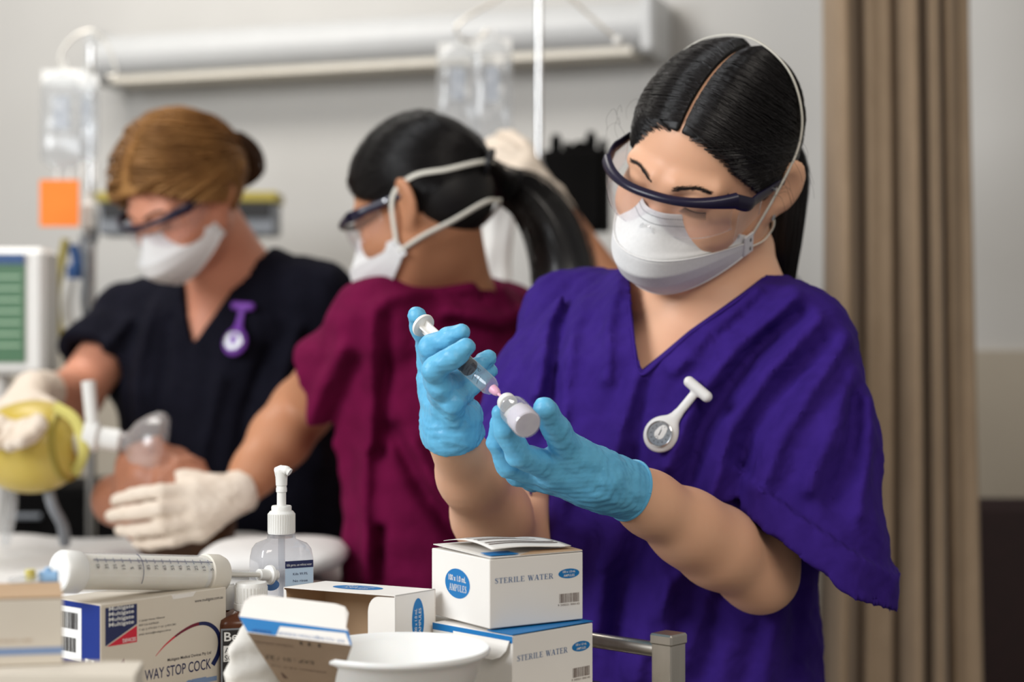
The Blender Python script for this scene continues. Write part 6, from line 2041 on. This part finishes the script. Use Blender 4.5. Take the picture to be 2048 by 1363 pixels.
for nm, k0, k1, m_ in (('swoosh', 0, 9, 'print_red'), ('swoosh', 8, 17, 'print_darkred'), ('swoosh', 16, 40, 'print_navy')):
    k1 = min(k1, 40)
    pl_ = [tuple(C[k] + N_[k] * wd[k]) for k in range(k0, k1)] + [tuple(C[k] - N_[k] * wd[k]) for k in range(k1 - 1, k0 - 1, -1)]
    n_ = k1 - k0
    flat(nm, [[pl_[i], pl_[i + 1], pl_[2 * n_ - 2 - i], pl_[2 * n_ - 1 - i]] for i in range(n_ - 1)], m_, e3, o, x, zz)
flat('swoosh', [[(W3 * .085, h3 * .30), (W3 * .12, h3 * .30), (W3 * .145, h3 * .39), (W3 * .185, h3 * .445), (W3 * .175, h3 * .485), (W3 * .12, h3 * .425)]], 'print_darkred', e3, o, x, zz)
flat('tap_drawing', [rect(W3 * .56, h3 * .10, W3 * .66, h3 * .16), ellipse(W3 * .69, h3 * .13, W3 * .035, h3 * .045, 18), rect(W3 * .71, h3 * .095, W3 * .83, h3 * .175), rect(W3 * .83, h3 * .12, W3 * .92, h3 * .165)], 'print_paleblue', e3, o, x, zz)
# torn top edge of the front panel
flat('torn_edge', [[(W3 * .56, h3 * .955), (W3 * .575, h3), (W3 * .545, h3)], [(W3 * .72, h3 * .955), (W3 * .745, h3), (W3 * .70, h3)], [(W3 * .56, h3 * .955), (W3 * .72, h3 * .957), (W3 * .705, h3 * .995), (W3 * .575, h3 * .995)]], 'card_white', e3, o, x, zz)

# large catheter syringe lying on the carton
eg = empty('large_syringe', P(280, 1160, 1.33)); tag(eg, 'large graduated syringe with white ends lying on the stopcock carton', 'syringe')
S0, S1 = P(140, 1149, 1.37), P(418, 1153, 1.468)
sd_ = S1 - S0; Lg = np.linalg.norm(sd_); sd_ /= Lg
Rg = .0158
upv = zz - sd_ * (zz @ sd_); upv /= np.linalg.norm(upv)
frv = np.cross(sd_, upv); frv = frv if frv[1] < 0 else -frv
lift = (TZ + .001 + h3 + Rg + .0012) - (S0[2] + S1[2]) / 2
S0 = S0 + V3(0, 0, lift + .0005); S1 = S1 + V3(0, 0, lift + .0005)
MB().lathe([(Rg * .96, 0), (Rg, .0), (Rg, Lg), (Rg * .96, Lg)], S0, sd_, n=40).build('barrel', 'clear_plastic', eg)
MB().lathe([(0, 0), (Rg * .90, 0), (Rg * .90, Lg * .92), (0, Lg * .92)], S0, sd_, n=32).build('plunger_sleeve', 'syringe_milk', eg)
MB().lathe([(.0, -.010), (Rg * 1.02, -.010), (Rg * 1.10, -.008), (Rg * 1.10, .006), (Rg * 1.02, .008), (Rg, .008)], S0, sd_, n=40).build('plunger_end', 'white_plastic', eg)
MB().lathe([(.0, -.0105), (Rg * .95, -.0105), (Rg * .95, -.0099), (0, -.0099)], S0, sd_, n=40).build('end_disc', 'print_white', eg)
MB().lathe([(Rg, -.006), (Rg * 1.08, -.005), (Rg * 1.08, .008), (Rg * .95, .013), (Rg * .55, .016), (.0042, .0165)], S1, sd_, n=40).build('barrel_end', 'offwhite_plastic', eg)
MB().lathe([(.0040, .012), (.0036, .055), (.0036, .056)], S1, sd_, n=20).build('nozzle_tube', 'clear_plastic', eg)
MB().lathe([(.0024, .012), (.0022, .055)], S1, sd_, n=12).build('nozzle_core', 'offwhite_plastic', eg)
cn = S1 + sd_ * .054
MB().lathe([(.0028, 0), (.0052, 0), (.0050, .010), (.0085, .0105), (.0088, .013), (.0050, .0135), (.0044, .020), (.0, .0205)], cn, sd_, n=24).build('connector', 'white_plastic', eg)


def on_bar(t, a, r=1.004):
    return S0 + sd_ * (Lg * t) + Rg * r * (math.cos(a) * frv + math.sin(a) * upv)


for k in range(76):
    t = .10 + .86 * k / 75
    big = k % 5 == 2
    a0, a1 = (.62, .90) if big else (.70, .84)
    MB().tube([on_bar(t, a) for a in np.linspace(a0, a1, 5)], .0002 if not big else .0003, 4).build('scale_mark', 'print_navy', eg)
MB().tube([on_bar(t, .76) for t in np.linspace(.10, .96, 12)], .00022, 4).build('scale_line', 'print_navy', eg)
MB().tube([on_bar(.435, a) for a in np.linspace(-.5, 1.4, 20)], .00030, 4).build('scale_line', 'print_navy', eg)
nums = ['45', '35', '25', '15', '5', '95', '85', '75', '65', '55', '45', '35', '25', '15', '5']
for k, n_ in enumerate(nums):
    t = .13 + .055 * k + .0035 * k
    a = .52
    nv_ = math.cos(a) * frv + math.sin(a) * upv
    text('lettering', n_, 'ink_dark', eg, on_bar(t, a - .26), np.cross(sd_, nv_) if np.cross(sd_, nv_)[2] > 0 else -np.cross(sd_, nv_), -sd_ if False else -sd_, w=.0042 if len(n_) > 1 else .0022, h=.0032, depth=.0003)
for sgn in (1,):
    MB().ell(S0 + sd_ * Lg * .945, sd_ * .008, frv * Rg * .86, upv * Rg * .86, 24).build('piston_head', 'print_white', eg)

# clear stopcock with blue tap lying on the left carton
ek = empty('stopcock', P(60, 1165, 1.17)); tag(ek, 'clear three way stopcock with a light blue tap at the left edge', 'stopcock')
kz = P(0, 1150, 1.17)
MB().lathe([(.006, -.006), (.0062, -.005), (.0062, .006), (.005, .007)], P(96, 1158, 1.185), (1, .25, 0), n=18).build('tap', 'lightblue_plastic', ek)
MB().box(P(96, 1158, 1.185), V3(.0022, 0, 0), V3(0, .002, 0), V3(0, 0, .0085), bev=.0008).build('tap_handle', 'lightblue_plastic', ek, smooth=False)
MB().tube([P(94, 1160, 1.185), P(60, 1160, 1.178), P(20, 1165, 1.17)], [.0052, .0048, .004], 14).build('body_tube', 'clear_bag', ek)
MB().tube([P(62, 1160, 1.178), P(60, 1138, 1.178)], .0036, 12).build('side_port', 'yellow_foam', ek)

# left foreground cartons
cz = P(0, 1338, 1.13)[2]
lc = V3(P(270, 0, 1.10)[0], 1.10, TZ + .001)
e4, R4, L4 = carton('low cream carton at the front left corner of the trolley', lc, hdir(96), .05, hdir(176), .11, P(0, 1350, 1.10)[2] - TZ - .001, 'card_cream')
hz4 = P(0, 1350, 1.10)[2]
l5 = V3(P(126, 0, 1.135)[0], 1.135, hz4 + .0006)
h5_ = P(0, 1196, 1.135)[2] - l5[2]
e5, R5, L5 = carton('cream carton with a pale blue stripe at the left edge', l5, hdir(107), .045, hdir(190), .105, h5_, 'card_cream')
o, x = L5
flat('blue_stripe', [rect(0, h5_ * .16, .105, h5_ * .27)], 'print_paleblue', e5, o, x, zz)
text('lettering', 'FOR SINGLE USE', 'card_tan', e5, o + x * .05 + zz * h5_ * .36, x, zz, w=.035, h=h5_ * .04)
MB().sheet([l5 + V3(0, 0, h5_ + .0005), l5 + hdir(107) * .045 + V3(0, 0, h5_ + .004), l5 + hdir(107) * .045 + hdir(190) * .105 + V3(0, 0, h5_ + .004), l5 + hdir(190) * .105 + V3(0, 0, h5_ + .0005)], V3(0, 0, .001)).build('lid_flap', 'card_tan', e5, smooth=False)
